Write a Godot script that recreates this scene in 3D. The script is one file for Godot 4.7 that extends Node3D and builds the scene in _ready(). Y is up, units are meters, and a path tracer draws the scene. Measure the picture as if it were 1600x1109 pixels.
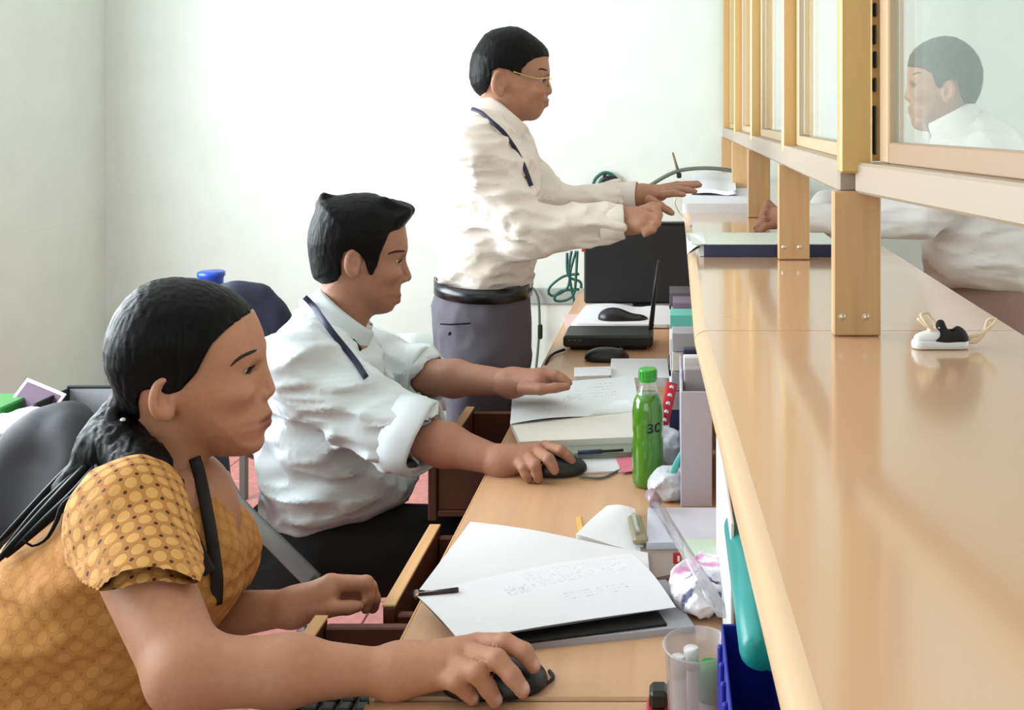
extends Node3D
# Office behind a service counter. Pixel helpers below give directions in the 1600 x 1109 frame of the photograph;
# distances come from the desk (0.75 m), the counter (1.08 m) and the sizes of heads and hands.
const F := 1500.0
const CX := 1050.0
const CY := 176.0
const EYE := 1.4
const DESK := 0.75
const TOP := 1.08

var M := {}
var used := {}

# ------------------------------------------------------------------ positions
func P(px: float, py: float, d: float) -> Vector3:
	return Vector3((px - CX) / F * d, EYE - (py - CY) / F * d, -d)

func PH(px: float, py: float, h: float) -> Vector3:
	return P(px, py, (EYE - h) * F / (py - CY))

class Frame:   # upright plane of a body: x forward, y up, z sideways
	var T: Transform3D
	var I: Transform3D
	func _init(at: Vector3, turn: float, left := false):
		var fwd := Vector3(cos(turn), 0, -sin(turn))
		if left:
			fwd = Vector3(-cos(turn), 0, -sin(turn))
		T = Transform3D(Basis(fwd, Vector3.UP, fwd.cross(Vector3.UP)), at)
		I = T.affine_inverse()
	func L(px: float, py: float, w := 0.0) -> Vector3:   # the ray through a pixel meets the plane w beside the body's middle
		var n := T.basis.z
		var dir := Vector3((px - CX) / F, -(py - CY) / F, -1.0)
		var eye := Vector3(0, EYE, 0)
		var t := (T.origin + n * w - eye).dot(n) / dir.dot(n)
		return I * (eye + dir * t)
	func W(v: Vector3) -> Vector3:
		return I * v
	func poly(pts: Array) -> PackedVector2Array:
		var r := PackedVector2Array()
		for i in range(0, pts.size(), 2):
			var q := L(pts[i], pts[i + 1])
			r.append(Vector2(q.x, q.y))
		return r

# ------------------------------------------------------------------ sculpted fields
class Acc:
	var v := PackedVector3Array()
	var n := PackedVector3Array()
	var c := PackedColorArray()
	var ix := PackedInt32Array()
	func mesh() -> ArrayMesh:
		var a := []
		a.resize(Mesh.ARRAY_MAX)
		a[Mesh.ARRAY_VERTEX] = v
		a[Mesh.ARRAY_NORMAL] = n
		a[Mesh.ARRAY_COLOR] = c
		a[Mesh.ARRAY_INDEX] = ix
		var m := ArrayMesh.new()
		m.add_surface_from_arrays(Mesh.PRIMITIVE_TRIANGLES, a)
		return m

class Field:
	var o: Vector3
	var h: float
	var nx: int
	var ny: int
	var nz: int
	var f := PackedFloat32Array()
	func _init(lo: Vector3, hi: Vector3, cell: float):
		o = lo
		h = cell
		nx = int((hi.x - lo.x) / h) + 2
		ny = int((hi.y - lo.y) / h) + 2
		nz = int((hi.z - lo.z) / h) + 2
		f.resize(nx * ny * nz)
		f.fill(1.0)
	func span(lo: Vector3, hi: Vector3) -> Array:
		return [clampi(int((lo.x - o.x) / h), 0, nx), clampi(int((hi.x - o.x) / h) + 2, 0, nx), clampi(int((lo.y - o.y) / h), 0, ny), clampi(int((hi.y - o.y) / h) + 2, 0, ny), clampi(int((lo.z - o.z) / h), 0, nz), clampi(int((hi.z - o.z) / h) + 2, 0, nz)]
	func cap(a: Vector3, b: Vector3, ra: float, rb: float, k := 0.012, cut := false) -> void:
		var m := maxf(ra, rb) + k + 2.5 * h
		var mm := Vector3(m, m, m)
		var s := span(a.min(b) - mm, a.max(b) + mm)
		var ab := b - a
		var l2 := maxf(ab.length_squared(), 1e-9)
		var dr := rb - ra
		for z in range(s[4], s[5]):
			for y in range(s[2], s[3]):
				var i: int = (z * ny + y) * nx + s[0]
				var p := Vector3(o.x + s[0] * h, o.y + y * h, o.z + z * h) - a
				for x in range(s[0], s[1]):
					var t := clampf(p.dot(ab) / l2, 0.0, 1.0)
					var d := (p - ab * t).length() - ra - dr * t
					var e := f[i]
					if cut:
						d = -d
						var q := maxf(k - absf(e - d), 0.0)
						f[i] = maxf(e, d) + q * q / k * 0.25
					else:
						var q := maxf(k - absf(e - d), 0.0)
						f[i] = minf(e, d) - q * q / k * 0.25
					p.x += h
					i += 1
	func ell(c: Vector3, r: Vector3, k := 0.012, turn := Basis(), cut := false) -> void:
		var m := maxf(r.x, maxf(r.y, r.z)) + k + 2.5 * h
		var mm := Vector3(m, m, m)
		var s := span(c - mm, c + mm)
		var inv := turn.inverse()
		for z in range(s[4], s[5]):
			for y in range(s[2], s[3]):
				var i: int = (z * ny + y) * nx + s[0]
				for x in range(s[0], s[1]):
					var p := inv * (Vector3(o.x + x * h, o.y + y * h, o.z + z * h) - c)
					var a := p / r
					var k0 := a.length()
					var k1 := maxf((a / r).length(), 1e-6)
					var d := k0 * (k0 - 1.0) / k1
					var e := f[i]
					if cut:
						d = -d
						var q := maxf(k - absf(e - d), 0.0)
						f[i] = maxf(e, d) + q * q / k * 0.25
					else:
						var q := maxf(k - absf(e - d), 0.0)
						f[i] = minf(e, d) - q * q / k * 0.25
					i += 1
	func outline(poly: PackedVector2Array) -> PackedFloat32Array:   # signed distance to a side outline at each (x, y)
		var r := PackedFloat32Array()
		r.resize(nx * ny)
		var n := poly.size()
		for y in ny:
			for x in nx:
				var p := Vector2(o.x + x * h, o.y + y * h)
				var best := 1e9
				var j := n - 1
				for i in n:
					var a := poly[i]
					var e := poly[j] - a
					var w := p - a
					var t := clampf(w.dot(e) / e.length_squared(), 0.0, 1.0)
					best = minf(best, (w - e * t).length_squared())
					j = i
				var sgn := -1.0 if Geometry2D.is_point_in_polygon(p, poly) else 1.0
				r[y * nx + x] = sgn * sqrt(best)
		return r
	func slab(s2: PackedFloat32Array, mid: float, widths: Array, R: float, k := 0.012, inset := PackedFloat32Array()) -> void:   # an outline filled out sideways to a rounded body
		for y in ny:
			var v := o.y + y * h
			var W: float = widths[1]
			for q in range(0, widths.size() - 2, 2):
				if v >= widths[q]:
					W = lerpf(widths[q + 1], widths[q + 3], clampf((v - widths[q]) / (widths[q + 2] - widths[q]), 0.0, 1.0))
			var mn := minf(R, W)
			for x in nx:
				var s := s2[y * nx + x]
				if not inset.is_empty():
					s += inset[y * nx + x]
				if s > k + 4.0 * h:
					continue
				var q := maxf(R + s, 0.0) / R
				q *= q
				for z in nz:
					var r := (o.z + z * h - mid) / W
					var d := (sqrt(q + r * r) - 1.0) * mn
					var i := (z * ny + y) * nx + x
					var e := f[i]
					var g := maxf(k - absf(e - d), 0.0)
					f[i] = minf(e, d) - g * g / k * 0.25
	func clip(s2: PackedFloat32Array) -> void:
		for z in nz:
			for y in ny:
				var i := (z * ny + y) * nx
				var j := y * nx
				for x in nx:
					if f[i + x] < s2[j + x]:
						f[i + x] = s2[j + x]
	func plane(n: Vector3, at: Vector3, k := 0.006) -> void:   # keep what lies behind the plane
		for z in nz:
			for y in ny:
				var i := (z * ny + y) * nx
				for x in nx:
					var d := n.dot(Vector3(o.x + x * h, o.y + y * h, o.z + z * h) - at)
					if d > f[i + x] - k:
						var q := maxf(k - absf(f[i + x] - d), 0.0)
						f[i + x] = maxf(f[i + x], d) + q * q / k * 0.25
	func folds(noise: FastNoiseLite, turn: Basis, amp: float) -> void:
		for z in nz:
			for y in ny:
				var i := (z * ny + y) * nx
				for x in nx:
					if absf(f[i + x]) < 0.03:
						f[i + x] += amp * noise.get_noise_3dv(turn * Vector3(o.x + x * h, o.y + y * h, o.z + z * h))
	func into(acc: Acc, T: Transform3D, base := Color.WHITE, tints := []) -> void:
		var id := PackedInt32Array()
		id.resize(f.size())
		id.fill(-1)
		var near := 2.6 * h
		var sx := 1
		var sy := nx
		var sz := nx * ny
		var cells := PackedInt32Array()
		for z in nz - 1:
			for y in ny - 1:
				var i := (z * ny + y) * nx
				for x in nx - 1:
					var a := f[i]
					if absf(a) < near:
						var c := [a, f[i + 1], f[i + sy], f[i + sy + 1], f[i + sz], f[i + sz + 1], f[i + sz + sy], f[i + sz + sy + 1]]
						var cnt := 0
						for q in 8:
							if c[q] < 0.0:
								cnt += 1
						if cnt > 0 and cnt < 8:
							var sum := Vector3.ZERO
							var k := 0
							for q in 8:
								for b in 3:
									if q & (1 << b) == 0:
										var q2 := q | (1 << b)
										if (c[q] < 0.0) != (c[q2] < 0.0):
											var t: float = c[q] / (c[q] - c[q2])
											var pt := Vector3(q & 1, (q >> 1) & 1, (q >> 2) & 1)
											pt[b] += t
											sum += pt
											k += 1
							sum /= k
							var g := Vector3(c[1] + c[3] + c[5] + c[7] - c[0] - c[2] - c[4] - c[6], c[2] + c[3] + c[6] + c[7] - c[0] - c[1] - c[4] - c[5], c[4] + c[5] + c[6] + c[7] - c[0] - c[1] - c[2] - c[3])
							var p := o + (Vector3(x, y, z) + sum) * h
							id[i] = acc.v.size()
							cells.append(i)
							acc.v.append(T * p)
							acc.n.append((T.basis * g).normalized())
							var col := base
							for tn in tints:
								var away: float = ((p - tn[0]) / tn[1]).length()
								if away < 1.0:
									col = col.lerp(tn[2], smoothstep(0.0, 1.0, clampf((1.0 - away) * 2.2, 0.0, 1.0)))
							acc.c.append(col)
					i += 1
		for i in cells:
			var a := f[i]
			for ax in 3:
				var s: int = [sx, sy, sz][ax]
				var u: int = [sy, sz, sx][ax]
				var w: int = [sz, sx, sy][ax]
				if i - u - w < 0 or i + s >= f.size():
					continue
				var b := f[i + s]
				if (a < 0.0) == (b < 0.0):
					continue
				var q0 := id[i - u - w]
				var q1 := id[i - w]
				var q2 := id[i]
				var q3 := id[i - u]
				if q0 < 0 or q1 < 0 or q2 < 0 or q3 < 0:
					continue
				if a < 0.0:
					acc.ix.append_array([q0, q2, q1, q0, q3, q2])
				else:
					acc.ix.append_array([q0, q1, q2, q0, q2, q3])

# ------------------------------------------------------------------ nodes
func numbered(called: String) -> String:
	used[called] = used.get(called, -1) + 1
	return called if used[called] == 0 else "%s_%03d" % [called, used[called]]

func tag(o: Node3D, label := "", category := "", group := "", kind := "") -> Node3D:
	if label: o.set_meta("label", label)
	if category: o.set_meta("category", category)
	if group: o.set_meta("group", group)
	if kind: o.set_meta("kind", kind)
	return o

func thing(called: String, label: String, category: String, at := Vector3.ZERO, turn := 0.0, group := "") -> Node3D:
	var o := Node3D.new()
	o.name = numbered(called)
	add_child(o)
	o.position = at
	o.rotation.y = turn
	return tag(o, label, category, group)

func part(called: String, mesh: Mesh, mat: Material, parent: Node3D = null, at := Vector3.ZERO, turn := Vector3.ZERO) -> MeshInstance3D:
	var o := MeshInstance3D.new()
	o.mesh = mesh
	o.material_override = mat
	o.position = at
	o.rotation = turn
	if parent == null:
		o.name = numbered(called)
		add_child(o)
	else:
		o.name = called
		parent.add_child(o, true)
	return o

func structure(called: String, mesh: Mesh, mat: Material, at := Vector3.ZERO, label := "") -> MeshInstance3D:
	var o := part(called, mesh, mat, null, at)
	o.set_meta("kind", "structure")
	if label: o.set_meta("label", label)
	return o

# a mesh whose points are in room coordinates goes under a parent at its own base
func worn(called: String, acc: Acc, mat: Material, parent: Node3D) -> MeshInstance3D:
	var inv := parent.global_transform.affine_inverse()
	for i in acc.v.size():
		acc.v[i] = inv * acc.v[i]
		acc.n[i] = inv.basis * acc.n[i]
	return part(called, acc.mesh(), mat, parent)

# ------------------------------------------------------------------ shapes
func tri(st: SurfaceTool, a: Vector3, b: Vector3, c: Vector3) -> void:
	st.add_vertex(a)
	st.add_vertex(b)
	st.add_vertex(c)

func quad(st: SurfaceTool, a: Vector3, b: Vector3, c: Vector3, d: Vector3) -> void:
	tri(st, a, b, c)
	tri(st, a, c, d)

func begin(smooth := false) -> SurfaceTool:
	var st := SurfaceTool.new()
	st.begin(Mesh.PRIMITIVE_TRIANGLES)
	st.set_smooth_group(0 if smooth else -1)
	return st

func done(st: SurfaceTool) -> ArrayMesh:
	st.generate_normals()
	return st.commit()

func box_into(st: SurfaceTool, c: Vector3, s: Vector3, bev := 0.002, turn := Basis()) -> void:
	var e := s * 0.5
	var b := minf(bev, minf(e.x, minf(e.y, e.z)) * 0.6)
	var pts := []
	for i in 8:
		var sg := Vector3(1 if i & 1 else -1, 1 if i & 2 else -1, 1 if i & 4 else -1)
		for ax in 3:
			var q := e - Vector3(b, b, b)
			q[ax] = e[ax]
			pts.append(c + turn * (q * sg))
	var ctr := c
	var face := func(ids: Array):
		var mid := Vector3.ZERO
		for k in ids: mid += pts[k]
		mid /= ids.size()
		for k in range(1, ids.size() - 1):
			var p0: Vector3 = pts[ids[0]]
			var p1: Vector3 = pts[ids[k]]
			var p2: Vector3 = pts[ids[k + 1]]
			if (p1 - p0).cross(p2 - p0).dot(mid - ctr) > 0.0:
				tri(st, p0, p2, p1)
			else:
				tri(st, p0, p1, p2)
	for ax in 3:
		var u := 1 << ((ax + 1) % 3)
		var w := 1 << ((ax + 2) % 3)
		for sgn in 2:
			var base := (1 << ax) if sgn else 0
			face.call([base * 3 + ax, (base | u) * 3 + ax, (base | u | w) * 3 + ax, (base | w) * 3 + ax])
		var a2 := (ax + 1) % 3
		for iu in 2:
			for iw in 2:
				var base := (u if iu else 0) | (w if iw else 0)
				# edge along ax between faces a2 and the other
				var a3 := (ax + 2) % 3
				face.call([base * 3 + a2, (base | (1 << ax)) * 3 + a2, (base | (1 << ax)) * 3 + a3, base * 3 + a3])
	for i in 8:
		face.call([i * 3, i * 3 + 1, i * 3 + 2])

func box(s: Vector3, bev := 0.002) -> ArrayMesh:
	var st := begin()
	box_into(st, Vector3.ZERO, s, bev)
	return done(st)

func smooth_path(pts: Array, n: int) -> Array:
	var c := Curve3D.new()
	for i in pts.size():
		var t := Vector3.ZERO
		if i > 0 and i < pts.size() - 1:
			t = (pts[i + 1] - pts[i - 1]) / 6.0
		c.add_point(pts[i], -t, t)
	var r := []
	for i in n + 1:
		r.append(c.sample_baked(c.get_baked_length() * i / n, true))
	return r

func tube_into(st: SurfaceTool, pts: Array, r: float, sides := 8, flat := 1.0, side_dir := Vector3.ZERO, radii := []) -> void:
	var rings := []
	var n := Vector3.UP
	for i in pts.size():
		var t: Vector3 = ((pts[mini(i + 1, pts.size() - 1)] as Vector3) - pts[maxi(i - 1, 0)]).normalized()
		if side_dir != Vector3.ZERO:
			n = side_dir
		if absf(n.dot(t)) > 0.95:
			n = Vector3(t.y, t.z, t.x)
		n = (n - t * n.dot(t)).normalized()
		var b := t.cross(n)
		var ring := []
		var rr: float = r if radii.is_empty() else radii[i]
		for k in sides:
			var a := TAU * k / sides
			ring.append((pts[i] as Vector3) + (n * cos(a) * flat + b * sin(a)) * rr)
		rings.append(ring)
	for i in rings.size() - 1:
		for k in sides:
			var k2 := (k + 1) % sides
			quad(st, rings[i][k], rings[i][k2], rings[i + 1][k2], rings[i + 1][k])
	for e in [0, rings.size() - 1]:
		for k in range(1, sides - 1):
			if e == 0:
				tri(st, rings[e][0], rings[e][k + 1], rings[e][k])
			else:
				tri(st, rings[e][0], rings[e][k], rings[e][k + 1])

func tube(pts: Array, r: float, sides := 8, flat := 1.0, side_dir := Vector3.ZERO, radii := []) -> ArrayMesh:
	var st := begin(true)
	tube_into(st, pts, r, sides, flat, side_dir, radii)
	return done(st)

func lathe_into(st: SurfaceTool, prof: Array, sides := 24, at := Vector3.ZERO) -> void:   # prof: [radius, height, ...] from the foot up
	for i in range(0, prof.size() - 2, 2):
		for k in sides:
			var a := TAU * k / sides
			var b := TAU * (k + 1) / sides
			var p := func(r, y, t): return at + Vector3(r * cos(t), y, r * sin(t))
			quad(st, p.call(prof[i], prof[i + 1], a), p.call(prof[i], prof[i + 1], b), p.call(prof[i + 2], prof[i + 3], b), p.call(prof[i + 2], prof[i + 3], a))

func lathe(prof: Array, sides := 24) -> ArrayMesh:
	var st := begin(true)
	lathe_into(st, prof, sides)
	return done(st)

# a sheet of paper between four corners (a-b far edge, d-c near edge), with a wave and a thickness; uv 0..1
func sheet_into(st: SurfaceTool, a: Vector3, b: Vector3, c: Vector3, d: Vector3, bend: Callable, thick := 0.0008, nu := 12, nv := 8) -> void:
	var at := func(u: float, v: float) -> Vector3:
		return a.lerp(b, u).lerp(d.lerp(c, u), v) + Vector3(0, bend.call(u, v), 0)
	for i in nu:
		for j in nv:
			var uv := [Vector2(float(i) / nu, float(j) / nv), Vector2(float(i + 1) / nu, float(j) / nv), Vector2(float(i + 1) / nu, float(j + 1) / nv), Vector2(float(i) / nu, float(j + 1) / nv)]
			for tr in [[0, 1, 2], [0, 2, 3]]:
				for k in tr:
					st.set_uv(uv[k])
					st.add_vertex(at.call(uv[k].x, uv[k].y))
	st.set_smooth_group(1)
	var low := Vector3(0, -thick, 0)
	for i in nu:
		for e in [0.0, 1.0]:
			var p: Vector3 = at.call(float(i) / nu, e)
			var q: Vector3 = at.call(float(i + 1) / nu, e)
			for w in ([p, q, q + low, p, q + low, p + low] if e == 1.0 else [q, p, p + low, q, p + low, q + low]):
				st.set_uv(Vector2(0.001, 0.001))
				st.add_vertex(w)
	for j in nv:
		for e in [0.0, 1.0]:
			var p: Vector3 = at.call(e, float(j) / nv)
			var q: Vector3 = at.call(e, float(j + 1) / nv)
			for w in ([q, p, p + low, q, p + low, q + low] if e == 1.0 else [p, q, q + low, p, q + low, p + low]):
				st.set_uv(Vector2(0.001, 0.001))
				st.add_vertex(w)
	for t in [[0, 1, 2], [0, 2, 3]]:
		var cs := [at.call(0, 0) + low, at.call(0, 1) + low, at.call(1, 1) + low, at.call(1, 0) + low]
		for k in t:
			st.set_uv(Vector2(0.001, 0.001))
			st.add_vertex(cs[k])

func sheet(a: Vector3, b: Vector3, c: Vector3, d: Vector3, bend: Callable, thick := 0.0008, nu := 12, nv := 8) -> ArrayMesh:
	var st := begin(true)
	sheet_into(st, a, b, c, d, bend, thick, nu, nv)
	return done(st)

# ------------------------------------------------------------------ materials
func mat(called: String, col: Color, rough := 0.6, metal := 0.0) -> StandardMaterial3D:
	var m := StandardMaterial3D.new()
	m.resource_name = called
	m.albedo_color = col
	m.roughness = rough
	m.metallic = metal
	M[called] = m
	return m

func noise_tex(seed_: int, freq: float, ramp: Array, octaves := 4, size := 512, type := FastNoiseLite.TYPE_SIMPLEX_SMOOTH) -> NoiseTexture2D:
	var n := FastNoiseLite.new()
	n.seed = seed_
	n.noise_type = type
	n.frequency = freq
	n.fractal_octaves = octaves
	var t := NoiseTexture2D.new()
	t.width = size
	t.height = size
	t.seamless = true
	t.noise = n
	if ramp:
		var g := Gradient.new()
		var off := PackedFloat32Array()
		var cols := PackedColorArray()
		for i in ramp.size():
			off.append(float(i) / (ramp.size() - 1))
			cols.append(ramp[i])
		g.offsets = off
		g.colors = cols
		t.color_ramp = g
	return t

func wood_tex(seed_: int) -> ImageTexture:   # fine pale grain that repeats without a seam
	var n := FastNoiseLite.new()
	n.seed = seed_
	n.frequency = 1.0
	n.fractal_octaves = 3
	var w := 256
	var im := Image.create(w, w, false, Image.FORMAT_RGB8)
	for y in w:
		var t := absf(float(y) / w * 2.0 - 1.0) * 1.6
		for x in w:
			var a := TAU * x / w
			var v := 0.965 + 0.05 * n.get_noise_3d(cos(a) * 1.6, sin(a) * 1.6, t)
			im.set_pixel(x, y, Color(v, v * 0.995, v * 0.985))
	return ImageTexture.create_from_image(im)

func mottle_tex(seed_: int, low: float, busy: float) -> ImageTexture:   # faint blotches, mirrored so that repeats meet
	var n := FastNoiseLite.new()
	n.seed = seed_
	n.frequency = 1.0
	n.fractal_octaves = 4
	var w := 192
	var im := Image.create(w, w, false, Image.FORMAT_RGB8)
	for y in w:
		for x in w:
			var v := lerpf(low, 1.0, 0.5 + 0.5 * n.get_noise_2d(absf(x * 2.0 / w - 1.0) * busy, absf(y * 2.0 / w - 1.0) * busy))
			im.set_pixel(x, y, Color(v, v, v))
	return ImageTexture.create_from_image(im)

func grained(m: StandardMaterial3D, tex: Texture2D, scale: Vector3, world := true) -> StandardMaterial3D:
	m.albedo_texture = tex
	m.uv1_triplanar = true
	m.uv1_world_triplanar = world
	m.uv1_scale = scale
	return m

func relief(m: StandardMaterial3D, tex: Texture2D, cm: float) -> StandardMaterial3D:
	m.heightmap_enabled = true
	m.heightmap_texture = tex
	m.heightmap_scale = cm
	return m

func print_tex(seed_: int, w: int, h: int, paper: Color, ink: Color, blocks: Array, red := Color(0, 0, 0, 0)) -> ImageTexture:
	# blocks of typed or pencilled lines: [x, y, w, h, line step, darkness]
	var im := Image.create(w, h, false, Image.FORMAT_RGB8)
	im.fill(paper)
	var rng := RandomNumberGenerator.new()
	rng.seed = seed_
	for b in blocks:
		var y := int(b[1] * h)
		while y < int((b[1] + b[3]) * h):
			var x := int(b[0] * w)
			while x < int((b[0] + b[2]) * w):
				var l := rng.randi_range(2, 9)
				if rng.randf() < 0.8:
					im.fill_rect(Rect2i(x, y, l, rng.randi_range(1, 3)), paper.lerp(ink, b[5] * rng.randf_range(0.5, 1.0)))
				x += l + rng.randi_range(1, 5)
			y += int(b[4])
	if red.a > 0:
		im.fill_rect(Rect2i(0, int(h * 0.93), w, 4), red)
	return ImageTexture.create_from_image(im)

# ------------------------------------------------------------------ the place
func make_view() -> void:
	var cam := Camera3D.new()
	cam.name = "camera"
	add_child(cam)
	cam.position = Vector3(0, EYE, 0)
	var near := 0.05
	cam.set_frustum(1109.0 / F * near, Vector2((800.0 - CX) / F * near, -(554.5 - CY) / F * near), near, 60.0)
	cam.current = true
	var we := WorldEnvironment.new()
	we.name = "environment"
	var e := Environment.new()
	e.background_mode = Environment.BG_COLOR
	e.background_color = Color(0.93, 0.97, 1.0)
	e.background_energy_multiplier = 1.6
	e.ambient_light_source = Environment.AMBIENT_SOURCE_DISABLED
	e.tonemap_mode = Environment.TONE_MAPPER_LINEAR
	e.tonemap_exposure = 1.25
	e.sdfgi_enabled = true
	e.ssao_enabled = true
	e.ssil_enabled = true
	we.environment = e
	add_child(we)
	area("window_daylight", Vector3(-2.62, 1.65, -2.1), Vector3(1, 0, 0), Vector2(2.5, 1.5), 13.0, Color(0.94, 0.98, 1.0))
	area("entrance_daylight", Vector3(3.28, 1.5, -1.6), Vector3(-1, 0, 0), Vector2(2.8, 2.2), 1.5, Color(1.0, 0.98, 0.95))
	area("front_window_daylight", Vector3(-0.9, 1.75, 2.08), Vector3(0, 0, -1), Vector2(2.4, 1.4), 0.8, Color(1.0, 0.99, 0.97))

func area(called: String, at: Vector3, towards: Vector3, size: Vector2, energy: float, col: Color) -> void:
	var l := AreaLight3D.new()
	l.name = called
	l.area_size = size
	l.area_normalize_energy = true
	l.light_energy = energy
	l.light_color = col
	l.shadow_enabled = true
	l.area_range = 12.0
	add_child(l)
	l.look_at_from_position(at, at + towards, Vector3.UP)

func make_materials() -> void:
	var grain := wood_tex(3)
	var m := mat("counter_laminate", Color(0.805, 0.645, 0.495), 0.2)
	m.metallic_specular = 0.66
	m.clearcoat_enabled = true
	m.clearcoat = 1.0
	m.clearcoat_roughness = 0.1
	m = mat("counter_edge", Color(0.80, 0.67, 0.52), 0.3)
	m = mat("desk_laminate", Color(0.80, 0.635, 0.485), 0.38)
	grained(m, grain, Vector3(3, 3, 0.43))
	m = mat("pale_wood", Color(0.86, 0.68, 0.48), 0.45)
	grained(m, grain, Vector3(9, 9, 0.8))
	m = mat("brown_wood", Color(0.36, 0.19, 0.12), 0.5)
	grained(m, grain, Vector3(4, 4, 0.7))
	m = mat("post_gold", Color(0.80, 0.655, 0.41), 0.28, 0.3)
	m = mat("post_board", Color(0.80, 0.645, 0.46), 0.4)
	grained(m, grain, Vector3(5, 0.8, 5))
	m = mat("rail_cream", Color(0.66, 0.60, 0.53), 0.4)
	m = mat("stile_cream", Color(0.74, 0.64, 0.51), 0.4)
	mat("sash_brown", Color(0.62, 0.51, 0.41), 0.45)
	m = mat("black_rubber", Color(0.06, 0.055, 0.05), 0.6)
	m = mat("screw_steel", Color(0.8, 0.76, 0.68), 0.25, 0.9)
	m = mat("glass_pane", Color(0.90, 0.96, 0.92, 0.08), 0.0)
	m.transparency = BaseMaterial3D.TRANSPARENCY_ALPHA
	m.metallic_specular = 0.5
	m = mat("wall_paint", Color(0.865, 0.89, 0.86), 0.75)
	m.albedo_texture = mottle_tex(12, 0.96, 3.0)
	m.uv1_triplanar = true
	m.uv1_world_triplanar = true
	m.uv1_scale = Vector3(0.6, 0.6, 0.6)
	mat("ceiling_paint", Color(0.93, 0.93, 0.92), 0.85)
	m = mat("floor_tile", Color(0.86, 0.52, 0.5), 0.25)
	m.albedo_texture = mottle_tex(13, 0.82, 6.0)
	m.uv1_triplanar = true
	m.uv1_world_triplanar = true
	m.uv1_scale = Vector3(2, 2, 2)
	mat("grout", Color(0.8, 0.76, 0.72), 0.8)
	mat("frame_white", Color(0.9, 0.9, 0.88), 0.4)
	mat("paper", Color(0.85, 0.855, 0.865), 0.75)
	mat("paper_warm", Color(0.84, 0.825, 0.79), 0.8)
	mat("paper_grey", Color(0.62, 0.62, 0.64), 0.8)
	mat("black_plastic", Color(0.045, 0.045, 0.048), 0.38)
	mat("soft_black", Color(0.03, 0.03, 0.032), 0.7)
	mat("router_grey", Color(0.10, 0.11, 0.10), 0.45)
	mat("key_black", Color(0.085, 0.085, 0.075), 0.5)
	mat("navy_cloth", Color(0.10, 0.11, 0.20), 0.75)
	mat("navy_plastic", Color(0.13, 0.15, 0.25), 0.45)
	mat("grey_plastic", Color(0.42, 0.42, 0.41), 0.5)
	mat("chrome", Color(0.8, 0.8, 0.8), 0.2, 0.9)
	mat("teal_plastic", Color(0.10, 0.56, 0.55), 0.35)
	mat("teal_light", Color(0.38, 0.74, 0.70), 0.5)
	mat("blue_plastic", Color(0.10, 0.17, 0.60), 0.35)
	mat("jug_blue", Color(0.12, 0.27, 0.66), 0.3)
	mat("lilac_card", Color(0.70, 0.69, 0.74), 0.6)
	mat("red_card", Color(0.70, 0.10, 0.13), 0.55)
	mat("pink_card", Color(0.83, 0.45, 0.52), 0.6)
	mat("green_card", Color(0.12, 0.45, 0.15), 0.5)
	mat("purple_card", Color(0.28, 0.14, 0.27), 0.5)
	mat("navy_card", Color(0.10, 0.12, 0.26), 0.4)
	mat("folder_pale", Color(0.80, 0.84, 0.80), 0.35)
	mat("white_plastic", Color(0.88, 0.88, 0.88), 0.4)
	mat("cable_green", Color(0.12, 0.34, 0.30), 0.5)
	mat("cable_grey", Color(0.36, 0.38, 0.35), 0.5)
	mat("clip_brass", Color(0.62, 0.60, 0.48), 0.35, 0.6)

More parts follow.
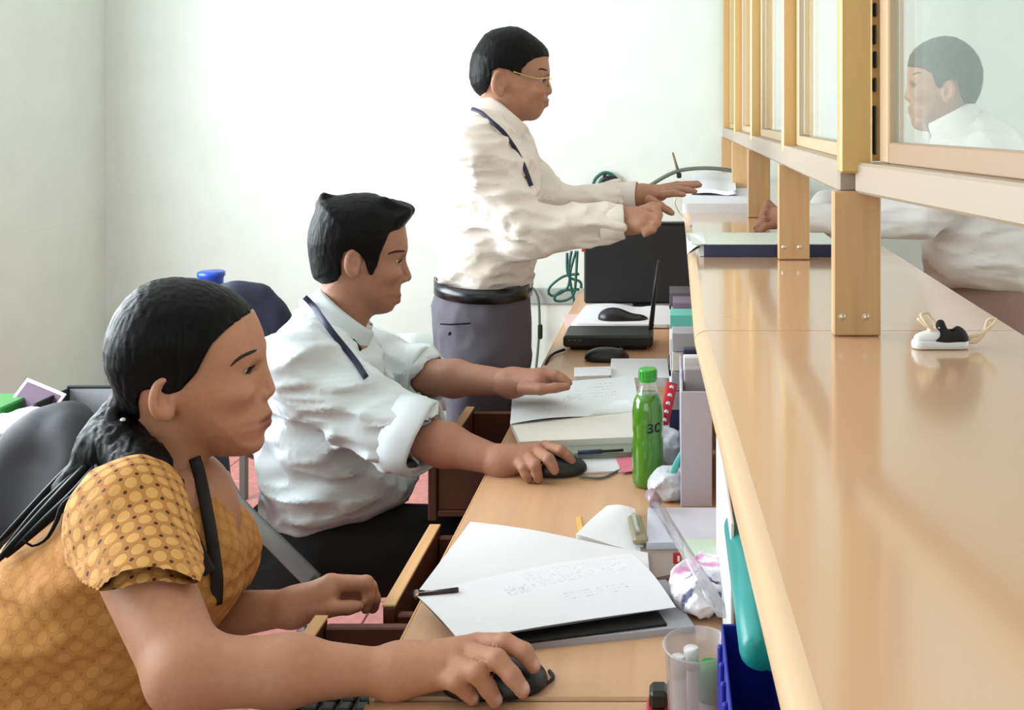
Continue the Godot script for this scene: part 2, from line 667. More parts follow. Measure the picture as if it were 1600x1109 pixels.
func make_room() -> void:
	var lx := -2.685
	var st := begin()
	var zc := (2.2 - 4.55) / 2
	# left wall with a window opening z -3.35..-0.85, y 0.9..2.4
	box_into(st, Vector3(lx - 0.1, 0.45, zc), Vector3(0.2, 0.9, 6.75), 0.001)
	box_into(st, Vector3(lx - 0.1, 2.7, zc), Vector3(0.2, 0.6, 6.75), 0.001)
	box_into(st, Vector3(lx - 0.1, 1.65, -3.95), Vector3(0.2, 1.5, 1.2), 0.001)
	box_into(st, Vector3(lx - 0.1, 1.65, 0.675), Vector3(0.2, 1.5, 3.05), 0.001)
	structure("wall_left", done(st), M.wall_paint, Vector3.ZERO, "pale wall beside the window, left of the desks")
	structure("wall_back", box(Vector3(6.5, 3.0, 0.2), 0.001), M.wall_paint, Vector3(0.4, 1.5, -4.65), "bright white painted wall behind the clerks")
	st = begin()
	box_into(st, Vector3(3.5, 0.2, zc), Vector3(0.2, 0.4, 6.75), 0.001)
	box_into(st, Vector3(3.5, 2.8, zc), Vector3(0.2, 0.4, 6.75), 0.001)
	box_into(st, Vector3(3.5, 1.5, -3.8), Vector3(0.2, 2.2, 1.5), 0.001)
	box_into(st, Vector3(3.5, 1.5, 1.0), Vector3(0.2, 2.2, 2.4), 0.001)
	structure("wall_right", done(st), M.wall_paint)
	st = begin()
	box_into(st, Vector3(0.4, 0.5, 2.3), Vector3(6.5, 1.0, 0.2), 0.001)
	box_into(st, Vector3(0.4, 2.75, 2.3), Vector3(6.5, 0.5, 0.2), 0.001)
	box_into(st, Vector3(-2.45, 1.75, 2.3), Vector3(0.7, 1.5, 0.2), 0.001)
	box_into(st, Vector3(2.0, 1.75, 2.3), Vector3(3.3, 1.5, 0.2), 0.001)
	structure("wall_front", done(st), M.wall_paint)
	structure("ceiling", box(Vector3(6.5, 0.15, 6.95), 0.001), M.ceiling_paint, Vector3(0.4, 3.075, zc))
	var fl := structure("floor", box(Vector3(6.5, 0.15, 6.95), 0.001), M.grout, Vector3(0.4, -0.083, zc), "pale red tiled floor under the desks")
	var tile := box(Vector3(0.296, 0.008, 0.296), 0.002)
	for i in 8:
		for j in 12:
			part("tile", tile, M.floor_tile, fl, Vector3(-2.5 + i * 0.3 - 0.4, 0.079, -0.5 - j * 0.3 - zc))
	# windows: frames and panes
	window("window_1", Vector3(lx - 0.1, 1.65, -2.1), 2.5, 1.5, PI / 2)
	window("window_2", Vector3(3.5, 1.5, -1.625), 2.85, 2.2, PI / 2)
	window("window_3", Vector3(-0.875, 1.75, 2.3), 2.45, 1.5, 0.0)

func window(called: String, at: Vector3, w: float, h: float, turn: float) -> void:
	var o := Node3D.new()
	o.name = called
	add_child(o)
	o.position = at
	o.rotation.y = turn
	tag(o, "", "", "", "structure")
	for s in [-1, 1]:
		part("window_frame", box(Vector3(0.05, h, 0.06)), M.frame_white, o, Vector3(s * (w / 2 - 0.025), 0, 0))
		part("window_frame", box(Vector3(w - 0.1, 0.05, 0.06)), M.frame_white, o, Vector3(0, s * (h / 2 - 0.025), 0))
		part("pane", box(Vector3(w / 2 - 0.08, h - 0.1, 0.006), 0.001), M.glass_pane, o, Vector3(s * (w / 4 - 0.01), 0, 0))
	part("mullion", box(Vector3(0.05, h - 0.1, 0.06)), M.frame_white, o)

# ------------------------------------------------------------------ counter, partition, desks
func make_counter() -> void:
	var o := thing("service_counter", "long polished peach wood counter running to the white wall", "counter", Vector3(0.3, 0, -2.3))
	var piece := func(z0: float, z1: float, x0: float, x1: float):
		# top of one length: rounded front lip, straight rear edge
		var st := begin()
		var a := Vector3(x0, TOP, z0) - o.position
		var b := Vector3(x1, TOP, z1) - o.position
		var r := 0.505 - 0.3
		var t := 0.035
		var e := Vector3(0.018, 0, 0)
		quad(st, a + e, b + e, Vector3(r, TOP, b.z), Vector3(r, TOP, a.z))
		quad(st, a + e - Vector3(0, t, 0), Vector3(r, TOP - t, a.z), Vector3(r, TOP - t, b.z), b + e - Vector3(0, t, 0))
		quad(st, Vector3(r, TOP, a.z), Vector3(r, TOP, b.z), Vector3(r, TOP - t, b.z), Vector3(r, TOP - t, a.z))
		quad(st, a + e, Vector3(r, TOP, a.z), Vector3(r, TOP - t, a.z), a + e - Vector3(0, t, 0))
		quad(st, b + e, b + e - Vector3(0, t, 0), Vector3(r, TOP - t, b.z), Vector3(r, TOP, b.z))
		part("worktop", done(st), M.counter_laminate, o)
		st = begin(true)
		var prev := []
		for k in 9:
			var an := PI * k / 8.0
			var off := Vector3(0.018 - 0.018 * sin(an), -t / 2 + cos(an) * t / 2, 0)
			if k > 0:
				quad(st, prev[0], a + off, b + off, prev[1])
			prev = [a + off, b + off]
		part("edge_band", done(st), M.counter_edge, o)
	piece.call(0.1, -1.409, 0.083, 0.033)
	piece.call(-1.411, -2.79, 0.033, 0.038)
	piece.call(-2.792, -4.53, 0.038, 0.042)
	part("front_panel", box(Vector3(0.025, TOP - 0.036, 4.56)), M.desk_laminate, o, Vector3(0.115 - 0.3, (TOP - 0.036) / 2, 0.07))
	part("back_panel", box(Vector3(0.025, TOP - 0.036, 4.56)), M.desk_laminate, o, Vector3(0.44 - 0.3, (TOP - 0.036) / 2, 0.07))

	# glass partition on the counter
	var g := thing("glass_partition", "gold framed glass screen standing on the counter", "partition", Vector3(0.265, TOP, -2.9))
	var base: Vector3 = g.position
	var zs := []
	for k in 5:
		zs.append(-1.383 - 0.775 * k)
	zs[1] = -2.095
	zs[4] = -4.50
	for k in 5:
		var z: float = zs[k]
		part("post_board", box(Vector3(0.068, 0.206, 0.022)), M.post_board, g, Vector3(0, 0.104, z - base.z))
		part("post", box(Vector3(0.046, 1.35, 0.03), 0.003), M.post_gold, g, Vector3(-0.003, 0.234 + 0.675, z - base.z + 0.004))
		if k < 2:
			for s in [-0.022, 0.012]:
				var st := begin(true)
				for q in 4:
					var pr := [0.0, 0.0022, 0.003, 0.0016, 0.0042, 0.0008, 0.005, 0.0]
					for w in 10:
						var a := TAU * w / 10
						var b := TAU * (w + 1) / 10
						var pp := func(r, d, t): return Vector3(r * cos(t), r * sin(t), d)
						if q < 3:
							quad(st, pp.call(pr[q * 2], pr[q * 2 + 1], a), pp.call(pr[q * 2], pr[q * 2 + 1], b), pp.call(pr[q * 2 + 2], pr[q * 2 + 3], b), pp.call(pr[q * 2 + 2], pr[q * 2 + 3], a))
				part("screw", done(st), M.screw_steel, g, Vector3(s, 0.028, z - base.z + 0.011))
	# sill rail: straight along the far bays, turned outwards over the near one
	part("sill_rail", box(Vector3(0.05, 0.044, 3.16), 0.004), M.rail_cream, g, Vector3(0.0, 0.227, -2.97 - base.z))
	var turn := deg_to_rad(12.0)
	var near_mid := Vector3(0.285 + 0.213 * 0.55, 0.227, -1.383 + 0.55)
	part("sill_rail", box(Vector3(0.05, 0.044, 1.12), 0.004), M.rail_cream, g, near_mid - Vector3(base.x, 0, base.z), Vector3(0, turn, 0))
	for k in 4:
		var z0: float = zs[k] - 0.03
		var z1: float = zs[k + 1] + 0.03
		part("stile", box(Vector3(0.02, 1.3, 0.03)), M.stile_cream, g, Vector3(0.012, 0.25 + 0.65, z0 - 0.03 - base.z))
		part("stile", box(Vector3(0.02, 1.3, 0.03)), M.stile_cream, g, Vector3(0.012, 0.25 + 0.65, z1 + 0.02 - base.z))
		part("sash_rail", box(Vector3(0.02, 0.022, absf(z1 - z0) - 0.07)), M.stile_cream, g, Vector3(0.012, 0.26, (z0 + z1) / 2 - base.z))
		part("pane", box(Vector3(0.006, 1.27, absf(z1 - z0) - 0.06), 0.0005), M.glass_pane, g, Vector3(0.012, 0.27 + 0.64, (z0 + z1) / 2 - base.z))
	var dir := Vector3(sin(turn), 0, cos(turn))
	var foot := Vector3(0.303, 0, -1.36) - Vector3(base.x, 0, base.z)
	part("stile", box(Vector3(0.024, 1.3, 0.03)), M.stile_cream, g, foot + dir * 0.02 + Vector3(0, 0.9, 0), Vector3(0, turn, 0))
	part("sash_rail", box(Vector3(0.024, 0.03, 1.03)), M.sash_brown, g, foot + dir * 0.55 + Vector3(0, 0.264, 0), Vector3(0, turn, 0))
	part("pane", box(Vector3(0.006, 1.27, 1.02), 0.0005), M.glass_pane, g, foot + dir * 0.545 + Vector3(0, 0.27 + 0.64, 0), Vector3(0, turn, 0))
	for k in 5:
		part("jamb", box(Vector3(0.018, 1.3, 0.02), 0.002), M.post_gold, g, Vector3(0.029, 0.25 + 0.65, zs[k] - base.z - 0.012))
	# black rubber wedges between posts and panes
	for q in [[0, 7, 0.36], [0, 1, 0.295], [1, 8, 0.30], [1, 1, 0.25], [2, 5, 0.26]]:
		var z: float = zs[q[0]] - 0.02
		for i in q[1]:
			part("glazing_wedge", box(Vector3(0.005, (0.020 + 0.008 * ((i * 7) % 3) * 0.5) if q[1] > 1 else 0.07, 0.010), 0.002), M.black_rubber, g, Vector3(0.0262 + 0.0008 * (i % 2), q[2] + i * 0.036, z - base.z + 0.022))

func make_desks() -> void:
	var runs := [[-0.25, -1.062], [-1.066, -2.25], [-2.254, -3.5]]
	var says := ["peach laminate desk under the pen cup and stamp", "peach laminate desk with the green tea bottle and loose papers", "peach laminate desk under the black router and monitor"]
	for i in 3:
		var z0: float = runs[i][0]
		var z1: float = runs[i][1]
		var o := thing("desk", says[i], "desk", Vector3(-0.117, 0, (z0 + z1) / 2), 0.0, "desks along the counter")
		var l := z0 - z1
		part("desktop", box(Vector3(0.435, 0.026, l), 0.003), M.desk_laminate, o, Vector3(0, DESK - 0.013, 0))
		part("edge_strip", box(Vector3(0.003, 0.024, l - 0.006), 0.001), M.pale_wood, o, Vector3(-0.2187, DESK - 0.0135, 0))
		for s in [-1, 1]:
			part("side_panel", box(Vector3(0.40, DESK - 0.028, 0.02)), M.brown_wood, o, Vector3(0.01, (DESK - 0.028) / 2, s * (l / 2 - 0.03)))
		part("modesty_panel", box(Vector3(0.015, 0.45, l - 0.1)), M.brown_wood, o, Vector3(0.19, DESK - 0.028 - 0.225, 0))
		if i == 1:   # keyboard drawers pulled out towards the seats
			drawer(o, "brown drawer holding the black keyboard", -0.487, -0.80, -1.335, 0.70, false)
			drawer(o, "narrow brown drawer with a white knob", -0.402, -1.362, -1.63, 0.70, true)
			drawer(o, "tall brown drawer behind the seated man's arm", -0.462, -1.85, -2.2, 0.725, false)

func drawer(desk: Node3D, label: String, x: float, z0: float, z1: float, h: float, knob: bool) -> void:
	var o := Node3D.new()
	o.name = "keyboard_drawer"
	desk.add_child(o, true)
	o.position = Vector3(x, h - 0.11, (z0 + z1) / 2) - desk.position
	o.set_meta("label", label)
	var l := z0 - z1
	var deep := absf(x) - 0.02
	part("front_board", box(Vector3(0.017, 0.11, l), 0.002), M.brown_wood, o, Vector3(0, 0.053, 0))
	part("top_edge", box(Vector3(0.019, 0.004, l), 0.001), M.pale_wood, o, Vector3(0, 0.11, 0))
	part("base_board", box(Vector3(deep - 0.02, 0.012, l), 0.002), M.brown_wood, o, Vector3(deep / 2, 0.012, 0))
	for s in [-1, 1]:
		part("side_board", box(Vector3(deep - 0.02, 0.07 if knob else 0.085, 0.014), 0.002), M.brown_wood, o, Vector3(deep / 2, 0.06, s * (l / 2 - 0.01)))
	if knob:
		var st := begin(true)
		lathe_into(st, [0.0, 0.0, 0.006, 0.0, 0.007, 0.004, 0.004, 0.007, 0.0, 0.008], 12)
		part("knob", done(st), M.white_plastic, o, Vector3(0.0085, 0.075, 0.03), Vector3(0, 0, -PI / 2))

# ------------------------------------------------------------------ people
func fold_noise(seed_: int, freq: float) -> FastNoiseLite:
	var n := FastNoiseLite.new()
	n.seed = seed_
	n.noise_type = FastNoiseLite.TYPE_SIMPLEX_SMOOTH
	n.fractal_type = FastNoiseLite.FRACTAL_RIDGED
	n.fractal_octaves = 2
	n.frequency = freq
	return n

func surf(fd: Field, u: float, v: float, side: float) -> float:   # how far out the skin lies at a place of the side view
	var x := clampi(int((u - fd.o.x) / fd.h), 0, fd.nx - 1)
	var y := clampi(int((v - fd.o.y) / fd.h), 0, fd.ny - 1)
	var z := fd.nz - 1 if side > 0 else 0
	while z > 0 and z < fd.nz or (z == 0 and side < 0):
		if fd.f[(z * fd.ny + y) * fd.nx + x] < 0.0:
			return fd.o.z + z * fd.h
		z += -1 if side > 0 else 1
	return 0.0

func make_head(who: Node3D, skin: Acc, fr: Frame, s: Dictionary) -> void:
	var out := fr.poly(s.outline)
	var region := fr.poly(s.hair)
	var lo := Vector2(9, 9)
	var hi := Vector2(-9, -9)
	for p in out:
		lo = lo.min(p)
		hi = hi.max(p)
	var near: float = s.get("near", 1.0)    # which sideways direction faces the counter's camera side
	var fd := Field.new(Vector3(lo.x - 0.03, lo.y - 0.07, -0.115), Vector3(hi.x + 0.035, hi.y + 0.03, 0.115), s.get("cell", 0.004))
	var s2 := fd.outline(out)
	var sr := fd.outline(region)
	var inset := PackedFloat32Array()
	inset.resize(sr.size())
	for i in sr.size():
		inset[i] = clampf(-sr[i] * 1.5, 0.0, s.get("depth", 0.010))
	var eye := fr.L(s.eye[0], s.eye[1], 0.031 * near)
	var chin := lo.y
	var top := hi.y
	var wf: float = s.get("wide", 1.0)
	var widths := [chin - 0.02, 0.040 * wf, chin + 0.01, 0.047 * wf, chin + 0.045, 0.058 * wf, eye.y - 0.02, 0.068 * wf, eye.y + 0.01, 0.070 * wf, eye.y + 0.05, 0.076 * wf, top - 0.03, 0.077 * wf, top, 0.072 * wf]
	fd.slab(s2, 0.0, widths, 0.075, 0.01, inset)
	# neck
	var nk: Array = s.neck   # [px, py, radius, px, py, radius] from under the skull to the shoulders
	fd.cap(fr.L(nk[0], nk[1]), fr.L(nk[3], nk[4]), nk[2], nk[5], 0.02)
	# nose
	var bridge := fr.L(s.nose[0], s.nose[1]) + Vector3(-0.006, 0, 0)
	var tip := fr.L(s.nose[2], s.nose[3]) + Vector3(-0.010, 0.001, 0)
	fd.cap(bridge, tip, 0.0055, 0.0100, 0.012)
	for w in [-1, 1]:
		fd.ell(tip + Vector3(-0.010, -0.003, 0.0115 * w), Vector3(0.010, 0.0075, 0.0065), 0.006)
		# cheekbone and brow
		fd.ell(eye * Vector3(1, 1, 0) + Vector3(-0.012, -0.028, 0.047 * w), Vector3(0.022, 0.014, 0.016), 0.02)
		fd.cap(eye * Vector3(1, 1, 0) + Vector3(0.010, 0.019, 0.012 * w), eye * Vector3(1, 1, 0) + Vector3(-0.010, 0.021, 0.046 * w), 0.006, 0.006, 0.014)
		# eye socket, then lids
		fd.ell(eye * Vector3(1, 1, 0) + Vector3(0.010, 0.0, 0.032 * w), Vector3(0.015, 0.0088, 0.018), 0.007, Basis(), true)
		var e := eye * Vector3(1, 1, 0) + Vector3(0.0, 0.0, 0.031 * w)
		fd.cap(e + Vector3(0.0075, 0.0062, -0.010 * w), e + Vector3(0.0, 0.0062, 0.014 * w), 0.0034, 0.003, 0.004)
		fd.cap(e + Vector3(0.0060, -0.0078, -0.009 * w), e + Vector3(-0.001, -0.0072, 0.013 * w), 0.0030, 0.003, 0.005)
	# lips
	var m := fr.L(s.mouth[0], s.mouth[1])
	for w in [-1, 1]:
		fd.cap(m + Vector3(-0.0055, 0.0045, 0), m + Vector3(-0.019, 0.0, 0.022 * w), 0.0052, 0.003, 0.006)
		fd.cap(m + Vector3(-0.0065, -0.0055, 0), m + Vector3(-0.019, -0.001, 0.021 * w), 0.0058, 0.003, 0.006)
	fd.cap(m + Vector3(0.003, -0.0006, 0), m + Vector3(-0.015, -0.0006, 0.024), 0.0012, 0.0012, 0.003, true)
	fd.cap(m + Vector3(0.003, -0.0006, 0), m + Vector3(-0.015, -0.0006, -0.024), 0.0012, 0.0012, 0.003, true)
	# ears
	var ea := fr.L(s.ear[0], s.ear[1], 0.07 * near)
	var eh: float = s.ear[2]
	var wside := maxf(absf(surf(fd, ea.x, ea.y, near)), 0.05)
	for w in [-1, 1]:
		var c := Vector3(ea.x, ea.y, w * (wside + 0.008))
		var tb := Basis(Vector3(0, 0, 1), s.get("ear_tilt", 0.15)) * Basis(Vector3(0, 1, 0), 0.38 * w)
		fd.ell(c, Vector3(eh * 0.60, eh, 0.010), 0.005, tb)
		fd.ell(c + Vector3(0.004, -eh * 0.8, -0.001 * w), Vector3(eh * 0.30, eh * 0.32, 0.006), 0.006, tb)
		fd.ell(c + tb * Vector3(0.001, 0.003, 0.011 * w), Vector3(eh * 0.40, eh * 0.68, 0.0105), 0.003, tb, true)
		fd.ell(c + tb * Vector3(0.0095, -0.002, 0.002 * w), Vector3(0.005, 0.009, 0.005), 0.004, tb)
	var lip: Color = s.lip
	var base: Color = s.skin
	var tints := [[m + Vector3(-0.010, 0.004, 0), Vector3(0.020, 0.0085, 0.034), lip], [m + Vector3(-0.011, -0.006, 0), Vector3(0.020, 0.0095, 0.031), lip]]
	for w in [-1, 1]:
		tints.append([Vector3(ea.x, ea.y, w * (wside + 0.006)), Vector3(0.028, 0.04, 0.02), base.lerp(Color(0.62, 0.28, 0.2), 0.25)])
	fd.into(skin, fr.T, base, tints)

	# hair
	var hd := Field.new(fd.o, Vector3(hi.x + 0.03, hi.y + 0.03, 0.115), fd.h)
	var hs2 := hd.outline(out)
	var hw := widths.duplicate()
	for i in range(1, hw.size(), 2):
		hw[i] += 0.007
	hd.slab(hs2, 0.0, hw, 0.078, 0.01)
	hd.clip(hd.outline(region))
	for b in s.get("locks", []):
		hd.cap(fr.L(b[0], b[1], b[2] * near), fr.L(b[3], b[4], b[5] * near), b[6], b[7], 0.012)
	hd.folds(fold_noise(7, 60.0), Basis.from_scale(Vector3(1.0, 0.35, 1.0)), -0.0011)
	var ha := Acc.new()
	hd.into(ha, fr.T)
	worn("hair", ha, s.get("hair_mat", M.hair), who)
	# eyes and brows
	for w in [-1, 1]:
		var c := eye * Vector3(1, 1, 0) + Vector3(-0.0045 - s.get("shut", 0.0), -0.0004 - s.get("shut", 0.0), 0.031 * w)
		var st := begin(true)
		var look: Vector3 = s.get("look", Vector3(1, -0.1, 0)).normalized()
		for i in 12:
			for j in 16:
				var pt := func(a: int, b: int) -> Vector3:
					var th := PI * a / 12.0
					var ph := TAU * b / 16.0
					return Vector3(cos(th), sin(th) * cos(ph), sin(th) * sin(ph))
				for q in [[i, j], [i, j + 1], [i + 1, j + 1], [i, j], [i + 1, j + 1], [i + 1, j]]:
					st.set_color(Color(0.02, 0.013, 0.01) if q[0] <= 3 else Color(0.62, 0.58, 0.54))
					st.add_vertex(fr.T * (c + Basis(Quaternion(Vector3.RIGHT, look)) * pt.call(q[0], q[1]) * 0.0112) - who.position)
		part("eye", done(st), M.eye, who)
	for w in [1.0, -1.0]:
		var pts := []
		var br: Array = s.brow
		for i in range(0, br.size(), 2):
			var q := fr.L(br[i], br[i + 1], 0.04 * near)
			q.z = surf(fd, q.x, q.y, w)
			pts.append(fr.T * (q + Vector3(0.001, 0, 0.0005 * w)) - who.position)
		part("eyebrow", tube(smooth_path(pts, 8), 0.0028, 6, 0.5, fr.T.basis.z, [0.0012, 0.0018, 0.0022, 0.0025, 0.0026, 0.0026, 0.0024, 0.002, 0.0012]), M.brow, who)
		var e := eye * Vector3(1, 1, 0) + Vector3(0, 0, 0.031 * w)
		var lid := []
		for lp in [[0.0085, 0.0008, -0.011], [0.0100, 0.0036, -0.004], [0.0090, 0.0040, 0.005], [0.0045, 0.0018, 0.0135], [0.0012, -0.0008, 0.0175]]:
			lid.append(fr.T * (e + Vector3(lp[0], lp[1] - s.get("shut", 0.0), lp[2] * w)) - who.position)
		part("eyelash", tube(smooth_path(lid, 10), 0.0013, 5), M.hair, who)

# a strap's path laid on the outside of garments seen at these pixels
func on_cloth(o: Node3D, fr: Frame, fields: Array, px: Array, guess: float, near: float) -> Array:
	var r := []
	for i in range(0, px.size(), 2):
		var w := guess
		var p := Vector3.ZERO
		for k in 3:
			p = fr.L(px[i], px[i + 1], w * near)
			var best := 0.0
			for fd in fields:
				best = maxf(best, surf(fd, p.x, p.y, near) * near)
			w = lerpf(w, best if best > 0.0 else guess, 0.7)
		p = fr.L(px[i], px[i + 1], (w + 0.008) * near)
		r.append(fr.T * p - o.position)
	return r

func cuff_band(o: Node3D, fr: Frame, c: Vector3, dd: Vector3, rad: float, m: Material, rolled := true) -> void:
	var st := begin(true)
	var nn := (Vector3(0, 1, 0) - dd * dd.y).normalized()
	var bb := dd.cross(nn)
	var pr := [[-0.035, 1.02], [-0.033, 1.12], [0.0, 1.14], [0.028, 1.12], [0.034, 1.06], [0.03, 0.92], [0.0, 0.86]] if rolled else [[-0.055, 0.98], [-0.053, 1.05], [0.0, 1.05], [0.004, 1.02], [0.002, 0.9], [-0.02, 0.86]]
	var wobble := 1.0 if rolled else 0.35
	for i in 28:
		for k in pr.size() - 1:
			var pp := func(ii: int, kk: int) -> Vector3:
				var an := TAU * ii / 28.0
				var wob := 1.0 + wobble * (0.03 * sin(an * 3.0 + kk * 0.4) + 0.02 * sin(an * 7.0))
				return fr.T * (c + dd * (pr[kk][0] + 0.006 * wobble * sin(an * 2.0)) + (nn * cos(an) + bb * sin(an)) * rad * pr[kk][1] * wob) - o.position
			quad(st, pp.call(i, k), pp.call(i + 1, k), pp.call(i + 1, k + 1), pp.call(i, k + 1))
	part("cuff", done(st), m, o)

func fingers(fd: Field, list: Array) -> void:   # each finger: joints and their radii
	for fi in list:
		for i in range(0, fi.size() - 2, 2):
			fd.cap(fi[i], fi[i + 2], fi[i + 1], fi[i + 3], 0.004)

func make_people() -> void:
	var m := mat("skin", Color.WHITE, 0.58)
	m.vertex_color_use_as_albedo = true
	m.albedo_texture = mottle_tex(31, 0.9, 5.0)
	m.uv1_triplanar = true
	m.uv1_scale = Vector3(9, 9, 9)
	m = mat("eye", Color.WHITE, 0.15)
	m.vertex_color_use_as_albedo = true
	m = mat("hair", Color(0.020, 0.019, 0.019), 0.5)
	m.metallic_specular = 0.25
	mat("brow", Color(0.13, 0.075, 0.06), 0.8)
	m = M.hair
	relief(m, noise_tex(32, 0.06, [], 3, 256), 0.02)
	m.uv1_triplanar = true
	m.uv1_scale = Vector3(14, 3, 14)
	m = mat("shirt_ivory", Color(0.87, 0.83, 0.785), 0.85)
	m = mat("shirt_pale", Color(0.80, 0.835, 0.845), 0.6)
	m = mat("shirt_white", Color(0.88, 0.87, 0.86), 0.85)
	m = mat("trousers_grey", Color(0.335, 0.315, 0.35), 0.85)
	m = mat("trousers_black", Color(0.055, 0.052, 0.052), 0.9)
	m = mat("belt_black", Color(0.05, 0.05, 0.055), 0.3)
	m = mat("lanyard_navy", Color(0.07, 0.08, 0.2), 0.6)
	m = mat("ribbon_dark", Color(0.07, 0.05, 0.045), 0.7)
	m = mat("wire_gold", Color(0.8, 0.7, 0.5), 0.25, 0.9)
	m = mat("lens", Color(0.95, 0.97, 0.96, 0.06), 0.0)
	m.transparency = BaseMaterial3D.TRANSPARENCY_ALPHA
	m = mat("shoe_black", Color(0.05, 0.05, 0.05), 0.4)
	m = mat("lace_body", Color.WHITE, 0.85)
	lace(m, 0.15)
	m = mat("lace_sleeve", Color.WHITE, 0.85)
	lace(m, 1.0)
	make_woman()
	make_seated_man()
	make_standing_man()
	make_customer()

func lace(m: StandardMaterial3D, holes: float) -> void:
	var n := 192
	var im := Image.create(n, n, false, Image.FORMAT_RGB8)
	var hm := Image.create(n, n, false, Image.FORMAT_RGB8)
	var ground := Color(0.70, 0.475, 0.225)
	var disc := ground.lerp(Color(0.83, 0.63, 0.35), 0.2 + 0.75 * holes)
	var hole := ground.lerp(Color(0.27, 0.13, 0.05), holes)
	var rng := RandomNumberGenerator.new()
	rng.seed = 5
	for y in n:
		for x in n:
			var c := ground
			var hh := 0.35
			for q in [[0, 0], [n, 0], [0, n], [n, n], [n / 2, n / 2]]:
				var d := Vector2(x - q[0], (y - q[1])).length()
				if d < 52:
					c = disc
					hh = 0.9
				elif d < 60:
					c = ground.lerp(disc, 0.1)
					hh = 0.2
			for q in [[n / 2, 0], [n / 2, n], [0, n / 2], [n, n / 2]]:
				if Vector2(x - q[0], y - q[1]).length() < 17:
					c = hole
					hh = 0.0
			var g := rng.randf_range(-0.02, 0.02)
			im.set_pixel(x, y, Color(c.r + g, c.g + g, c.b + g))
			hm.set_pixel(x, y, Color(hh, hh, hh))
	m.albedo_texture = ImageTexture.create_from_image(im)
	relief(m, ImageTexture.create_from_image(hm), 0.12)
	m.uv1_triplanar = true
	m.uv1_scale = Vector3(40, 40, 40)
	m.uv1_triplanar_sharpness = 6.0

const SKIN_W := Color(0.49, 0.235, 0.13)
const SKIN_M := Color(0.38, 0.175, 0.105)
const SKIN_S := Color(0.41, 0.195, 0.115)

